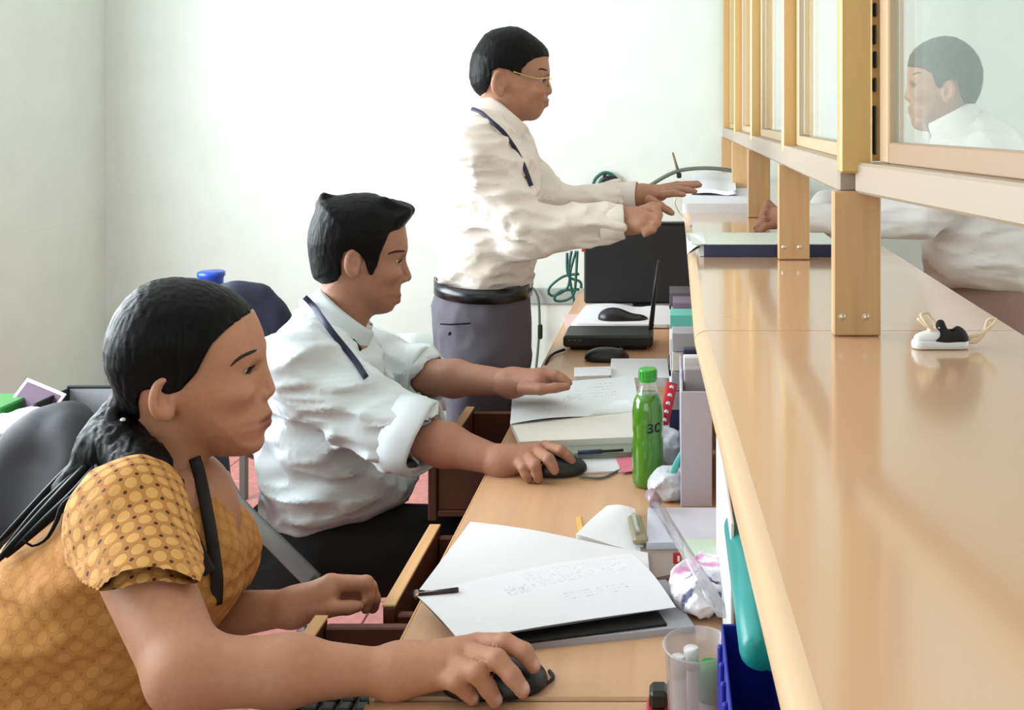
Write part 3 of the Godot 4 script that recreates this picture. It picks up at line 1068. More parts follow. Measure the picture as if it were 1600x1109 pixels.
func make_woman() -> void:
	var at := P(130, 1109, 1.36)
	var o := thing("person", "woman in mustard lace blouse with black ponytail, hand on mouse", "person", Vector3(at.x, 0.44, at.z))
	var fr := Frame.new(P(300, 570, 1.33), deg_to_rad(18.0))
	var skin := Acc.new()
	make_head(o, skin, fr, {
		"outline": [396, 485, 379, 468, 357, 452, 328, 441, 303, 436, 268, 434, 240, 438, 218, 447, 196, 466, 180, 488, 168, 517, 163, 542, 164, 567, 171, 589, 183, 612, 200, 642, 222, 662, 262, 672, 305, 695, 345, 712, 379, 711, 395, 708, 407, 702, 414, 690, 413, 678, 417, 668, 421, 660, 420, 651, 424, 643, 420, 634, 415, 622, 412, 605, 410, 585, 411, 566, 415, 548, 415, 536, 411, 518, 404, 501],
		"hair": [401, 481, 376, 491, 357, 504, 341, 520, 331, 539, 322, 558, 309, 574, 297, 588, 278, 593, 262, 588, 246, 586, 235, 592, 229, 612, 229, 640, 222, 668, 190, 675, 110, 650, 110, 390, 430, 390, 430, 470],
		"eye": [385, 577], "nose": [415, 562, 431, 609], "mouth": [424, 652], "ear": [256, 619, 0.030], "ear_tilt": -0.12,
		"brow": [360, 567, 378, 553, 399, 548], "neck": [265, 665, 0.048, 245, 800, 0.056],
		"skin": SKIN_W, "lip": Color(0.29, 0.085, 0.075), "cell": 0.0035, "look": Vector3(1, -0.15, 0.1),
		"locks": [[200, 640, 0.0, 178, 664, 0.0, 0.03, 0.02]],
	})
	# right arm and hand on the mouse (room coordinates)
	var sh := P(190, 815, 1.17)
	var el := P(292, 1050, 1.03)
	var fa := P(450, 1048, 1.05)
	var wr := P(622, 1048, 1.075)
	var fd := Field.new(Vector3(-0.72, 0.68, -1.25), Vector3(-0.12, 1.01, -0.94), 0.004)
	fd.cap(sh, el, 0.049, 0.038, 0.02)
	fd.cap(el, fa, 0.036, 0.033, 0.02)
	fd.cap(fa, wr, 0.033, 0.0205, 0.02)
	var km := PH(721, 1021, 0.785)
	var kp := PH(690, 1058, 0.772)
	fd.cap(wr, wr.lerp(PH(722, 1026, 0.787), 0.95), 0.022, 0.015, 0.02)
	fd.cap(wr, PH(688, 1054, 0.776), 0.016, 0.012, 0.02)
	fd.cap(wr, PH(742, 1008, 0.789), 0.019, 0.012, 0.02)
	fd.cap(wr, PH(706, 1040, 0.783), 0.020, 0.013, 0.02)
	fingers(fd, [
		[PH(684, 1056, 0.774), 0.0115, PH(713, 1065, 0.782), 0.0098, PH(728, 1078, 0.770), 0.0088, PH(739, 1091, 0.760), 0.0078],
		[PH(702, 1038, 0.784), 0.0120, PH(745, 1051, 0.795), 0.0102, PH(762, 1074, 0.777), 0.0092, PH(774, 1094, 0.762), 0.0082],
		[PH(722, 1019, 0.788), 0.0125, PH(777, 1030, 0.803), 0.0105, PH(800, 1056, 0.791), 0.0095, PH(817, 1078, 0.779), 0.0085],
		[PH(744, 1006, 0.788), 0.0120, PH(789, 1004, 0.803), 0.0104, PH(819, 1018, 0.798), 0.0094, PH(834, 1040, 0.785), 0.0084],
		[wr + Vector3(0.03, -0.008, -0.014), 0.013, PH(735, 1012, 0.762), 0.011, PH(782, 1018, 0.760), 0.009]])
	var nails := []
	for tp in [PH(739, 1091, 0.760), PH(774, 1094, 0.762), PH(817, 1078, 0.779), PH(834, 1040, 0.785)]:
		nails.append([tp + Vector3(0.004, 0.004, 0.002), Vector3(0.0075, 0.0065, 0.0075), Color(0.66, 0.40, 0.30)])
	fd.into(skin, Transform3D(), SKIN_W, nails)
	# left arm over the keyboard
	var le := P(315, 965, 1.42)
	var lw := P(462, 948, 1.385)
	fd = Field.new(Vector3(-0.78, 0.62, -1.50), Vector3(-0.39, 0.99, -1.29), 0.004)
	fd.cap(P(255, 820, 1.50), le, 0.046, 0.038, 0.02)
	fd.cap(le, lw, 0.036, 0.023, 0.02)
	var d := 1.385
	fd.cap(lw, P(515, 915, d), 0.021, 0.016, 0.02)
	fd.cap(lw, P(510, 935, d - 0.01), 0.021, 0.016, 0.02)
	fingers(fd, [
		[P(515, 911, d), 0.0125, P(572, 911, d), 0.0105, P(576, 932, d), 0.009, P(572, 950, d), 0.0078],
		[P(517, 913, d + 0.02), 0.012, P(578, 917, d + 0.02), 0.0100, P(585, 936, d + 0.02), 0.009, P(582, 950, d + 0.02), 0.0078],
		[P(515, 918, d + 0.038), 0.011, P(575, 925, d + 0.04), 0.0095, P(584, 940, d + 0.04), 0.0085, P(584, 950, d + 0.04), 0.0076],
		[P(510, 925, d + 0.052), 0.010, P(560, 935, d + 0.056), 0.0085, P(575, 948, d + 0.056), 0.0075],
		[P(480, 948, d - 0.012), 0.013, P(520, 950, d - 0.022), 0.0108, P(545, 949, d - 0.02), 0.0094, P(560, 947, d - 0.016), 0.0080]])
	fd.into(skin, Transform3D(), SKIN_W.darkened(0.0))
	# chest under the blouse
	var core := Field.new(Vector3(-0.42, -0.62, -0.2), Vector3(0.14, -0.05, 0.2), 0.012)
	core.ell(fr.L(215, 940), Vector3(0.11, 0.20, 0.14), 0.03, Basis(Vector3(0, 0, 1), -0.35))
	core.ell(fr.L(285, 800), Vector3(0.055, 0.075, 0.085), 0.04, Basis(Vector3(0, 0, 1), 0.35))
	core.ell(fr.L(120, 1180), Vector3(0.12, 0.16, 0.14), 0.05)
	core.into(skin, fr.T, SKIN_W)
	worn("body", skin, M.skin, o)
	# blouse
	var bl := Field.new(Vector3(-0.47, -0.70, -0.25), Vector3(0.16, -0.085, 0.26), 0.007)
	var out := fr.poly([170, 722, 120, 758, 70, 800, 20, 848, -40, 910, -85, 1000, -100, 1109, -105, 1330, 230, 1330, 268, 1180, 300, 1060, 338, 960, 366, 885, 368, 840, 356, 800, 345, 745, 300, 765, 240, 748])
	bl.slab(bl.outline(out), 0.0, [-0.7, 0.16, -0.35, 0.155, -0.22, 0.165, -0.14, 0.10, -0.085, 0.075], 0.13, 0.02)
	bl.cap(fr.L(232, 800, 0.05), fr.L(192, 822, 0.11), 0.045, 0.05, 0.04)
	bl.cap(fr.L(285, 790, -0.04), fr.L(250, 815, -0.13), 0.045, 0.055, 0.04)
	bl.cap(fr.L(300, 880, 0.06), fr.L(290, 905, 0.07), 0.055, 0.06, 0.05)
	bl.cap(fr.L(335, 860, -0.07), fr.L(330, 885, -0.07), 0.055, 0.06, 0.05)
	# open neck
	bl.cap(fr.L(258, 690), fr.L(282, 757), 0.078, 0.066, 0.015, true)
	bl.cap(fr.L(318, 735, 0.0), fr.L(352, 872, 0.0), 0.050, 0.016, 0.012, true)
	bl.folds(fold_noise(21, 7.0), Basis.from_scale(Vector3(0.8, 1.5, 0.6)), -0.009)
	var ba := Acc.new()
	bl.into(ba, fr.T)
	worn("blouse", ba, M.lace_body, o)
	# cap sleeve, open at the hem
	for side in [1, -1]:
		var a := fr.W(sh) if side > 0 else fr.W(P(262, 815, 1.50))
		var b := fr.W(el) if side > 0 else fr.W(le)
		var ax := (b - a).normalized()
		var lo2 := a - Vector3(0.16, 0.17, 0.16)
		var sl := Field.new(lo2, a + Vector3(0.14, 0.11, 0.14), 0.005)
		sl.cap(a - ax * 0.005 + Vector3(0.004, 0.004, -0.02 * side), b + Vector3(-0.026, 0, 0), 0.062, 0.073, 0.03)
		sl.cap(fr.L(228, 795, 0.075 * side), a + Vector3(0, 0.0, 0), 0.034, 0.055, 0.03)
		sl.cap(a - ax * 0.01 + Vector3(0.004, 0, -0.018 * side), b + Vector3(-0.024, 0, 0), 0.047, 0.062, 0.004, true)
		var hem := fr.W(P(205, 893, 1.10)) if side > 0 else a + ax * 0.09
		sl.plane(Vector3(-0.05, -1, 0.1 * side).normalized() if side > 0 else ax, hem, 0.003)
		sl.folds(fold_noise(22, 9.0), Basis(), -0.003)
		var sa := Acc.new()
		sl.into(sa, fr.T)
		worn("sleeve", sa, M.lace_sleeve, o)
	# dark ribbon round the neck
	var rib := func(pts: Array) -> void:
		part("neck_ribbon", tube(smooth_path(pts, 22), 0.0075, 8, 0.22, Vector3(0.5, 0, 1).normalized()), M.ribbon_dark, o)
	var q := func(px, py, w): return fr.T * fr.L(px, py, w) - o.position
	rib.call(on_cloth(o, fr, [bl, core], [262, 770, 276, 790, 290, 815, 304, 845, 316, 872, 328, 895], 0.09, 1.0))
	rib.call(on_cloth(o, fr, [bl, core], [304, 715, 312, 742, 321, 785, 329, 830, 335, 870, 339, 905, 338, 945], 0.02, 1.0))
	# ponytail and loose strands
	var pt := Field.new(Vector3(-0.30, -0.30, -0.10), Vector3(0.05, 0.0, 0.18), 0.005)
	pt.cap(fr.L(186, 652, 0.0), fr.L(172, 690, 0.01), 0.026, 0.034, 0.02)
	pt.cap(fr.L(172, 690, 0.01), fr.L(190, 735, 0.03), 0.034, 0.030, 0.02)
	pt.cap(fr.L(192, 692, 0.04), fr.L(222, 735, 0.085), 0.032, 0.030, 0.02)
	pt.cap(fr.L(222, 735, 0.085), fr.L(258, 772, 0.105), 0.030, 0.018, 0.02)
	pt.cap(fr.L(258, 772, 0.105), fr.L(284, 806, 0.105), 0.018, 0.008, 0.02)
	pt.cap(fr.L(165, 708, 0.01), fr.L(105, 765, 0.035), 0.026, 0.018, 0.02)
	pt.folds(fold_noise(8, 45.0), Basis.from_scale(Vector3(1, 0.4, 1)), -0.003)
	var pa := Acc.new()
	pt.into(pa, fr.T)
	worn("ponytail", pa, M.hair, o)
	var strands := [[[160, 705, 0.0, 120, 745, 0.03, 60, 800, 0.05, 5, 862, 0.05], 0.010], [[158, 715, 0.02, 110, 762, 0.05, 50, 822, 0.06, -8, 880, 0.06], 0.011], [[165, 720, 0.03, 120, 770, 0.07, 70, 815, 0.07, 10, 870, 0.06], 0.009], [[155, 700, -0.01, 105, 740, 0.01, 45, 800, 0.03, -5, 850, 0.03], 0.009],
		[[150, 725, 0.04, 160, 748, 0.08, 185, 757, 0.11, 215, 745, 0.10], 0.005], [[214, 748, 0.11, 160, 760, 0.125, 122, 772, 0.13, 98, 790, 0.135, 88, 815, 0.145, 72, 842, 0.15, 50, 853, 0.15, 37, 843, 0.15], 0.0042], [[210, 755, 0.11, 170, 765, 0.13, 130, 775, 0.135], 0.004]]
	for sd in strands:
		var pts := []
		for i in range(0, sd[0].size(), 3):
			pts.append(q.call(sd[0][i], sd[0][i + 1], sd[0][i + 2] + 0.012))
		var rr := []
		for i in 25:
			rr.append(sd[1] * (1.0 - 0.75 * pow(i / 24.0, 2.0)))
		part("hair_strand", tube(smooth_path(pts, 24), sd[1], 7, 0.6, Vector3(0.3, 0, 1).normalized(), rr), M.hair, o)
	part("hair_tie", tube(smooth_path([q.call(178, 640, 0.03), q.call(174, 652, 0.036), q.call(190, 668, 0.04), q.call(202, 655, 0.036)], 12), 0.008, 8), M.soft_black, o)
	for b in [[192, 656], [197, 661]]:
		var st := begin(true)
		lathe_into(st, [0.0, -0.0035, 0.003, -0.002, 0.0035, 0.0, 0.003, 0.002, 0.0, 0.0035], 10)
		part("bead", done(st), M.white_plastic, o, q.call(b[0], b[1], 0.048))
	# lap, out of sight below the frame
	var tr := Field.new(Vector3(-0.47, -0.92, -0.24), Vector3(0.36, -0.60, 0.24), 0.014)
	for s in [-1, 1]:
		tr.cap(Vector3(-0.18, -0.72, 0.09 * s), Vector3(0.24, -0.74, 0.09 * s), 0.095, 0.07, 0.03)
	var ta := Acc.new()
	tr.into(ta, fr.T)
	worn("trousers", ta, M.trousers_black, o)

func collar(o: Node3D, fr: Frame, c: Vector3, tilt: float, ru: float, rw: float, hgt: float, m: Material, gap := 0.5) -> void:
	# a folded shirt collar: stand inside, leaf outside, open at the front
	var st := begin(true)
	var b := Basis(Vector3(0, 0, 1), tilt)
	var prof := [[0.90, -0.3], [0.92, 1.0], [0.98, 1.08], [1.06, 0.9], [1.20, -0.15], [1.22, -0.22], [1.17, -0.2], [1.02, 0.75]]
	var n := 30
	var p := func(i: int, k: int) -> Vector3:
		var a := lerpf(gap, TAU - gap, i / float(n))
		var point: float = pow(absf(a / PI - 1.0), 6.0)
		var pr: Array = prof[k]
		var r: float = pr[0] + (0.12 * point if k in [4, 5, 6] else 0.0)
		var y: float = pr[1] - (0.75 * point if k in [4, 5, 6] else 0.0)
		return fr.T * (c + b * Vector3(cos(a) * ru * r, y * hgt, sin(a) * rw * r)) - o.position
	for i in n:
		for k in prof.size() - 1:
			quad(st, p.call(i, k), p.call(i + 1, k), p.call(i + 1, k + 1), p.call(i, k + 1))
	part("collar", done(st), m, o)

func make_seated_man() -> void:
	var fr := Frame.new(P(560, 420, 2.03), deg_to_rad(19.0))
	var at := P(470, 860, 2.05)
	var o := thing("person", "seated man in rolled-sleeve pale blue shirt using a mouse", "person", Vector3(at.x, 0.42, at.z))
	var skin := Acc.new()
	make_head(o, skin, fr, {
		"outline": [646, 326, 638, 319, 626, 316, 616, 317, 602, 310, 587, 303, 574, 301, 551, 302, 526, 306, 508, 308, 497, 316, 492, 330, 486, 345, 482, 360, 480, 378, 482, 398, 485, 416, 489, 434, 502, 442, 520, 448, 540, 456, 558, 474, 578, 488, 592, 491, 604, 489, 613, 485, 617, 478, 620, 471, 621, 465, 625, 459, 626, 450, 627, 440, 627, 425, 629, 408, 635, 396, 637, 386, 637, 374, 635, 362, 633, 351, 641, 340],
		"hair": [648, 346, 636, 350, 620, 354, 606, 357, 600, 371, 591, 391, 588, 406, 580, 422, 575, 420, 570, 402, 562, 389, 549, 382, 537, 386, 533, 400, 533, 421, 526, 434, 514, 446, 500, 462, 440, 440, 440, 270, 680, 270, 680, 336],
		"eye": [621, 406], "nose": [632, 402, 643.5, 433], "mouth": [626, 465], "ear": [551, 408, 0.030], "ear_tilt": -0.1,
		"brow": [602, 395, 617, 391, 632, 393], "neck": [545, 452, 0.054, 526, 530, 0.052],
		"skin": SKIN_M, "lip": Color(0.33, 0.125, 0.09), "cell": 0.0037, "look": Vector3(1, -0.45, 0), "shut": 0.003,
		"locks": [[612, 322, 0.0, 640, 328, 0.01, 0.014, 0.009], [600, 318, 0.03, 634, 330, 0.03, 0.014, 0.008], [600, 318, -0.03, 634, 328, -0.03, 0.014, 0.008], [502, 318, 0.0, 506, 308, 0.01, 0.008, 0.006], [506, 308, 0.01, 517, 310, 0.0, 0.006, 0.006]],
	})
	# forearms and hands
	var el := P(606, 668, 1.80)
	var wr := P(786, 722, 1.735)
	var fd := Field.new(Vector3(-0.56, 0.70, -1.92), Vector3(-0.15, 0.90, -1.64), 0.004)
	fd.cap(el, el.lerp(wr, 0.5), 0.042, 0.037, 0.02)
	fd.cap(el.lerp(wr, 0.5), wr, 0.037, 0.024, 0.02)
	fd.cap(wr, PH(838, 707, 0.783), 0.021, 0.013, 0.02)
	fd.cap(wr, PH(824, 716, 0.778), 0.020, 0.013, 0.02)
	fd.cap(wr, PH(814, 722, 0.774), 0.019, 0.011, 0.02)
	fd.cap(wr, PH(851, 699, 0.783), 0.019, 0.012, 0.02)
	fingers(fd, [
		[PH(811, 721, 0.775), 0.0110, PH(818, 731, 0.776), 0.0096, PH(822, 741, 0.766), 0.0086, PH(826, 748, 0.758), 0.0078],
		[PH(824, 714, 0.780), 0.0115, PH(836, 727, 0.785), 0.0100, PH(839, 739, 0.771), 0.0090, PH(842, 748, 0.759), 0.0080],
		[PH(838, 705, 0.784), 0.0118, PH(857, 717, 0.793), 0.0103, PH(863, 727, 0.783), 0.0092, PH(867, 735, 0.775), 0.0082],
		[PH(851, 698, 0.783), 0.0115, PH(876, 704, 0.794), 0.0100, PH(887, 712, 0.785), 0.0090, PH(893, 720, 0.776), 0.0080],
		[wr + Vector3(0.02, -0.004, -0.02), 0.013, PH(846, 700, 0.762), 0.0108, PH(876, 702, 0.758), 0.009]])
	fd.into(skin, Transform3D(), SKIN_M)
	var le := P(628, 585, 2.20)
	var lw := P(800, 598, 2.02)
	fd = Field.new(Vector3(-0.66, 0.72, -2.30), Vector3(-0.17, 0.95, -1.82), 0.0045)
	fd.cap(le, le.lerp(lw, 0.5), 0.044, 0.038, 0.02)
	fd.cap(le.lerp(lw, 0.5), lw, 0.038, 0.026, 0.02)
	fd.cap(lw, P(845, 587, 1.98), 0.024, 0.017, 0.02)
	fd.cap(lw, P(838, 600, 1.955), 0.022, 0.016, 0.02)
	fd.cap(lw, P(845, 592, 2.01), 0.022, 0.015, 0.02)
	fingers(fd, [
		[P(842, 585, 1.98), 0.0125, P(868, 586, 1.97), 0.0105, P(880, 592, 1.965), 0.0092, P(889, 598, 1.96), 0.008],
		[P(842, 588, 2.0), 0.0125, P(867, 592, 1.99), 0.0105, P(877, 597, 1.985), 0.0092, P(885, 601, 1.98), 0.008],
		[P(842, 592, 2.02), 0.0120, P(863, 597, 2.01), 0.010, P(874, 602, 2.0), 0.0088, P(881, 605, 2.0), 0.0078],
		[P(838, 598, 2.03), 0.0110, P(856, 603, 2.03), 0.009, P(870, 607, 2.02), 0.0075],
		[P(818, 606, 1.95), 0.014, P(845, 608, 1.92), 0.0115, P(867, 606, 1.92), 0.0098, P(886, 604, 1.925), 0.0082]])
	fd.into(skin, Transform3D(), SKIN_M)
	var core := Field.new(Vector3(-0.36, -0.62, -0.22), Vector3(0.14, 0.0, 0.22), 0.014)
	core.ell(fr.L(505, 690), Vector3(0.10, 0.27, 0.14), 0.03, Basis(Vector3(0, 0, 1), -0.15))
	core.ell(fr.L(524, 575), Vector3(0.06, 0.075, 0.10), 0.05)
	core.into(skin, fr.T, SKIN_M)
	worn("body", skin, M.skin, o)
	# shirt
	var sf := Field.new(Vector3(-0.36, -0.64, -0.33), Vector3(0.24, -0.02, 0.33), 0.0075)
	var out := fr.poly([500, 480, 470, 492, 440, 522, 424, 560, 414, 610, 404, 680, 398, 730, 405, 775, 425, 812, 445, 830, 480, 834, 530, 826, 585, 803, 640, 764, 648, 730, 632, 660, 606, 590, 592, 545, 575, 530, 545, 505])
	sf.slab(sf.outline(out), 0.0, [-0.64, 0.18, -0.40, 0.175, -0.20, 0.185, -0.12, 0.15, -0.05, 0.08, 0.0, 0.07], 0.15, 0.02)
	var nsh := fr.L(478, 572, 0.17)
	var nel := fr.W(el)
	var cuff := fr.W(el.lerp(wr, 0.22))
	sf.cap(fr.L(512, 545, 0.07), nsh, 0.050, 0.075, 0.05)
	sf.cap(nsh, nel, 0.076, 0.062, 0.03)
	sf.cap(nel, cuff, 0.062, 0.060, 0.02)
	var fsh := fr.L(556, 560, -0.17)
	var fel := fr.W(le)
	sf.cap(fr.L(550, 545, -0.07), fsh, 0.050, 0.07, 0.05)
	sf.cap(fsh, fel, 0.072, 0.060, 0.03)
	var fcuff := fr.W(le.lerp(lw, 0.16))
	sf.cap(fel, fcuff, 0.060, 0.060, 0.02)
	# open cuffs
	var dir := (fr.W(wr) - nel).normalized()
	sf.cap(cuff + dir * 0.02, cuff + dir * 0.16, 0.047, 0.06, 0.004, true)
	var fdir := (fr.W(lw) - fel).normalized()
	sf.cap(fcuff + fdir * 0.02, fcuff + fdir * 0.16, 0.048, 0.06, 0.004, true)
	# neck opening
	sf.cap(fr.L(538, 455), fr.L(532, 518), 0.060, 0.050, 0.01, true)
	# long creases over the near sleeve
	for cr in [[450, 600, 0.20, 545, 560, 0.25], [470, 640, 0.22, 590, 610, 0.27], [500, 660, 0.22, 600, 640, 0.27], [540, 690, 0.22, 640, 668, 0.26], [520, 550, 0.19, 560, 600, 0.24]]:
		var a := fr.L(cr[0], cr[1], cr[2] - 0.035)
		var b := fr.L(cr[3], cr[4], cr[5] - 0.035)
		sf.cap(a, b, 0.010, 0.012, 0.012)
	sf.folds(fold_noise(23, 6.5), Basis(Vector3(0, 0, 1), 0.6) * Basis.from_scale(Vector3(0.5, 1.5, 0.8)), -0.016)
	var sa := Acc.new()
	sf.into(sa, fr.T)
	worn("shirt", sa, M.shirt_pale, o)
	# rolled cuffs
	cuff_band(o, fr, cuff, dir, 0.063, M.shirt_pale)
	cuff_band(o, fr, fcuff, fdir, 0.059, M.shirt_pale)
	collar(o, fr, fr.L(526, 508), -0.72, 0.074, 0.076, 0.038, M.shirt_pale, 0.55)
	# lanyard
	var q := func(px, py, w): return fr.T * fr.L(px, py, w) - o.position
	part("lanyard", tube(smooth_path(on_cloth(o, fr, [sf], [476, 464, 490, 478, 503, 497, 520, 520, 538, 542, 556, 565, 572, 590], 0.04, 1.0), 24), 0.0055, 8, 0.3, Vector3(0.2, 0.3, 1).normalized()), M.lanyard_navy, o)
	part("pocket_clip", box(Vector3(0.028, 0.012, 0.006), 0.002), M.soft_black, o, q.call(556, 540, 0.125), Vector3(0, fr.T.basis.get_euler().y, -0.9))
	# trousers
	var tf := Field.new(Vector3(-0.36, -0.92, -0.24), Vector3(0.42, -0.46, 0.24), 0.012)
	tf.ell(fr.L(490, 850), Vector3(0.16, 0.12, 0.18), 0.04)
	for s in [-1, 1]:
		tf.cap(fr.L(505, 862, 0.09 * s), fr.L(505, 862, 0.09 * s) + Vector3(0.36, -0.03, 0.02 * s), 0.095, 0.075, 0.03)
	var ta := Acc.new()
	tf.into(ta, fr.T)
	worn("trousers", ta, M.trousers_black, o)
	for s in [-1, 1]:
		var kn: Vector3 = fr.T * (fr.L(505, 862, 0.09 * s) + Vector3(0.36, -0.03, 0.02 * s))
		part("trouser_leg", tube([kn - o.position, kn + Vector3(0.02, -0.2, 0) - o.position, Vector3(kn.x + 0.02, 0.1, kn.z) - o.position], 0.07, 14, 1.0, Vector3.ZERO, [0.075, 0.065, 0.055]), M.trousers_black, o)
		part("shoe", tube([Vector3(kn.x - 0.03, 0.05, kn.z) - o.position, Vector3(kn.x + 0.08, 0.05, kn.z) - o.position, Vector3(kn.x + 0.19, 0.04, kn.z) - o.position], 0.04, 12, 1.0, Vector3.ZERO, [0.036, 0.045, 0.03]), M.shoe_black, o)

func make_standing_man() -> void:
	var fr := Frame.new(P(790, 120, 2.52), deg_to_rad(12.0))
	var at := P(755, 1000, 2.55)
	var o := thing("person", "standing man in ivory long-sleeved shirt and glasses", "person", Vector3(at.x, 0.0, at.z))
	var skin := Acc.new()
	make_head(o, skin, fr, {
		"outline": [858, 88, 856, 78, 848, 68, 835, 57, 822, 48, 809, 42, 796, 41, 783, 43, 768, 47, 757, 54, 747, 68, 738, 83, 734, 100, 733, 120, 736, 133, 742, 143, 752, 152, 768, 160, 786, 170, 804, 182, 818, 188, 830, 189, 838, 187, 844, 182, 848, 175, 851, 169, 853, 163, 857, 158, 854, 151, 852, 145, 853, 136, 855, 126, 858, 117, 859, 110, 858, 101, 857, 94],
		"hair": [864, 88, 846, 90, 833, 93, 822, 100, 813, 109, 811, 120, 803, 117, 794, 111, 777, 107, 768, 112, 766, 128, 760, 143, 750, 153, 738, 165, 690, 150, 690, 15, 890, 15, 890, 86],
		"eye": [846, 126], "nose": [858, 121, 863, 143], "mouth": [857, 160], "ear": [779, 129, 0.034], "ear_tilt": -0.12,
		"brow": [832, 112, 844, 108, 854, 110], "neck": [786, 160, 0.055, 774, 205, 0.050],
		"skin": SKIN_S, "lip": Color(0.36, 0.155, 0.11), "cell": 0.0038, "look": Vector3(1, -0.3, 0), "hair_mat": M.hair,
	})
	# hands
	var el := P(822, 362, 2.36)
	var wr := P(985, 345, 2.38)
	var fd := Field.new(Vector3(-0.16, 1.05, -2.50), Vector3(0.03, 1.24, -2.28), 0.0045)
	fd.cap(wr - Vector3(0.04, 0, 0), wr, 0.030, 0.028, 0.02)
	fd.cap(wr, P(1006, 338, 2.38), 0.028, 0.026, 0.02)
	fd.cap(wr, P(1004, 350, 2.35), 0.027, 0.024, 0.02)
	fingers(fd, [
		[P(1008, 328, 2.38), 0.0125, P(1026, 328, 2.37), 0.011, P(1030, 336, 2.36), 0.0095, P(1018, 342, 2.35), 0.0085],
		[P(1008, 338, 2.36), 0.0125, P(1027, 340, 2.35), 0.0110, P(1027, 349, 2.34), 0.0095, P(1014, 352, 2.335), 0.0085],
		[P(1006, 347, 2.35), 0.0120, P(1022, 351, 2.335), 0.0105, P(1020, 359, 2.33), 0.009, P(1008, 360, 2.33), 0.008],
		[P(1002, 355, 2.34), 0.0110, P(1014, 360, 2.33), 0.0095, P(1008, 366, 2.33), 0.008],
		[P(1000, 330, 2.40), 0.013, P(1018, 322, 2.39), 0.0105, P(1031, 322, 2.385), 0.0088]])
	fd.into(skin, Transform3D(), SKIN_S)
	var le := P(852, 318, 2.68)
	var lw := P(1003, 305, 2.62)
	fd = Field.new(Vector3(-0.13, 1.08, -2.76), Vector3(0.10, 1.27, -2.50), 0.0045)
	fd.cap(lw - Vector3(0.04, 0, 0), lw, 0.028, 0.026, 0.02)
	fd.cap(lw, P(1035, 298, 2.61), 0.026, 0.018, 0.02)
	fd.cap(lw, P(1033, 305, 2.585), 0.024, 0.016, 0.02)
	fingers(fd, [
		[P(1036, 294, 2.62), 0.0125, P(1058, 289, 2.63), 0.0105, P(1073, 288, 2.63), 0.009, P(1090, 286, 2.63), 0.0078],
		[P(1038, 297, 2.60), 0.0125, P(1060, 292, 2.60), 0.0105, P(1076, 291, 2.60), 0.009, P(1093, 289, 2.60), 0.0078],
		[P(1038, 300, 2.58), 0.0120, P(1060, 296, 2.575), 0.010, P(1074, 297, 2.57), 0.0088, P(1086, 299, 2.57), 0.0076],
		[P(1036, 304, 2.565), 0.0110, P(1054, 302, 2.555), 0.0092, P(1068, 304, 2.55), 0.0076],
		[P(1015, 312, 2.56), 0.014, P(1032, 322, 2.55), 0.0115, P(1044, 329, 2.545), 0.0098, P(1050, 333, 2.54), 0.0082]])
	fd.into(skin, Transform3D(), SKIN_S)
	var core := Field.new(Vector3(-0.25, -0.62, -0.25), Vector3(0.36, -0.05, 0.25), 0.014)
	core.ell(fr.L(762, 330), Vector3(0.09, 0.24, 0.14), 0.03)
	core.ell(fr.L(766, 240), Vector3(0.055, 0.075, 0.10), 0.05)
	core.cap(fr.L(745, 232, 0.14), fr.W(el), 0.045, 0.036, 0.03)
	core.cap(fr.W(el), fr.W(wr), 0.036, 0.028, 0.02)
	core.cap(fr.L(790, 232, -0.14), fr.W(le), 0.045, 0.036, 0.03)
	core.cap(fr.W(le), fr.W(lw), 0.036, 0.026, 0.02)
	core.into(skin, fr.T, SKIN_S)
	worn("body", skin, M.skin, o)
	# shirt
	var sf := Field.new(Vector3(-0.25, -0.66, -0.31), Vector3(0.36, -0.03, 0.31), 0.0075)
	var out := fr.poly([752, 160, 733, 172, 718, 195, 708, 230, 700, 275, 694, 330, 689, 390, 679, 425, 694, 465, 712, 530, 760, 540, 800, 530, 816, 465, 835, 420, 838, 350, 842, 300, 838, 265, 830, 232, 812, 215, 785, 200, 765, 180])
	sf.slab(sf.outline(out), 0.0, [-0.60, 0.155, -0.42, 0.16, -0.20, 0.185, -0.12, 0.16, -0.06, 0.08, 0.0, 0.07], 0.13, 0.02)
	var nsh := fr.L(745, 228, 0.165)
	var nel := fr.W(el)
	var cuff := fr.W(el.lerp(wr, 0.92))
	sf.cap(fr.L(766, 205, 0.06), nsh, 0.045, 0.066, 0.05)
	sf.cap(nsh, nel, 0.070, 0.056, 0.03)
	sf.cap(nel, cuff, 0.056, 0.040, 0.025)
	var fsh := fr.L(790, 228, -0.165)
	var fel := fr.W(le)
	var fcuff := fr.W(le.lerp(lw, 0.95))
	sf.cap(fr.L(785, 210, -0.06), fsh, 0.045, 0.066, 0.05)
	sf.cap(fsh, fel, 0.068, 0.054, 0.03)
	sf.cap(fel, fcuff, 0.054, 0.036, 0.025)
	var dir := (fr.W(wr) - nel).normalized()
	var fdir := (fr.W(lw) - fel).normalized()
	sf.plane(dir, cuff + dir * 0.002, 0.004)
	sf.cap(cuff - dir * 0.01, cuff + dir * 0.10, 0.034, 0.034, 0.003, true)
	sf.cap(fcuff - fdir * 0.01, fcuff + fdir * 0.10, 0.031, 0.031, 0.003, true)
	sf.cap(fr.L(786, 150), fr.L(780, 195), 0.058, 0.046, 0.01, true)
	for cr in [[722, 225, 0.20, 790, 350, 0.26], [735, 225, 0.22, 812, 360, 0.27], [750, 250, 0.23, 800, 330, 0.26], [715, 250, 0.17, 765, 345, 0.20], [705, 405, 0.13, 760, 340, 0.16], [835, 340, 0.24, 900, 335, 0.22]]:
		sf.cap(fr.L(cr[0], cr[1], cr[2] - 0.035), fr.L(cr[3], cr[4], cr[5] - 0.035), 0.008, 0.010, 0.012)
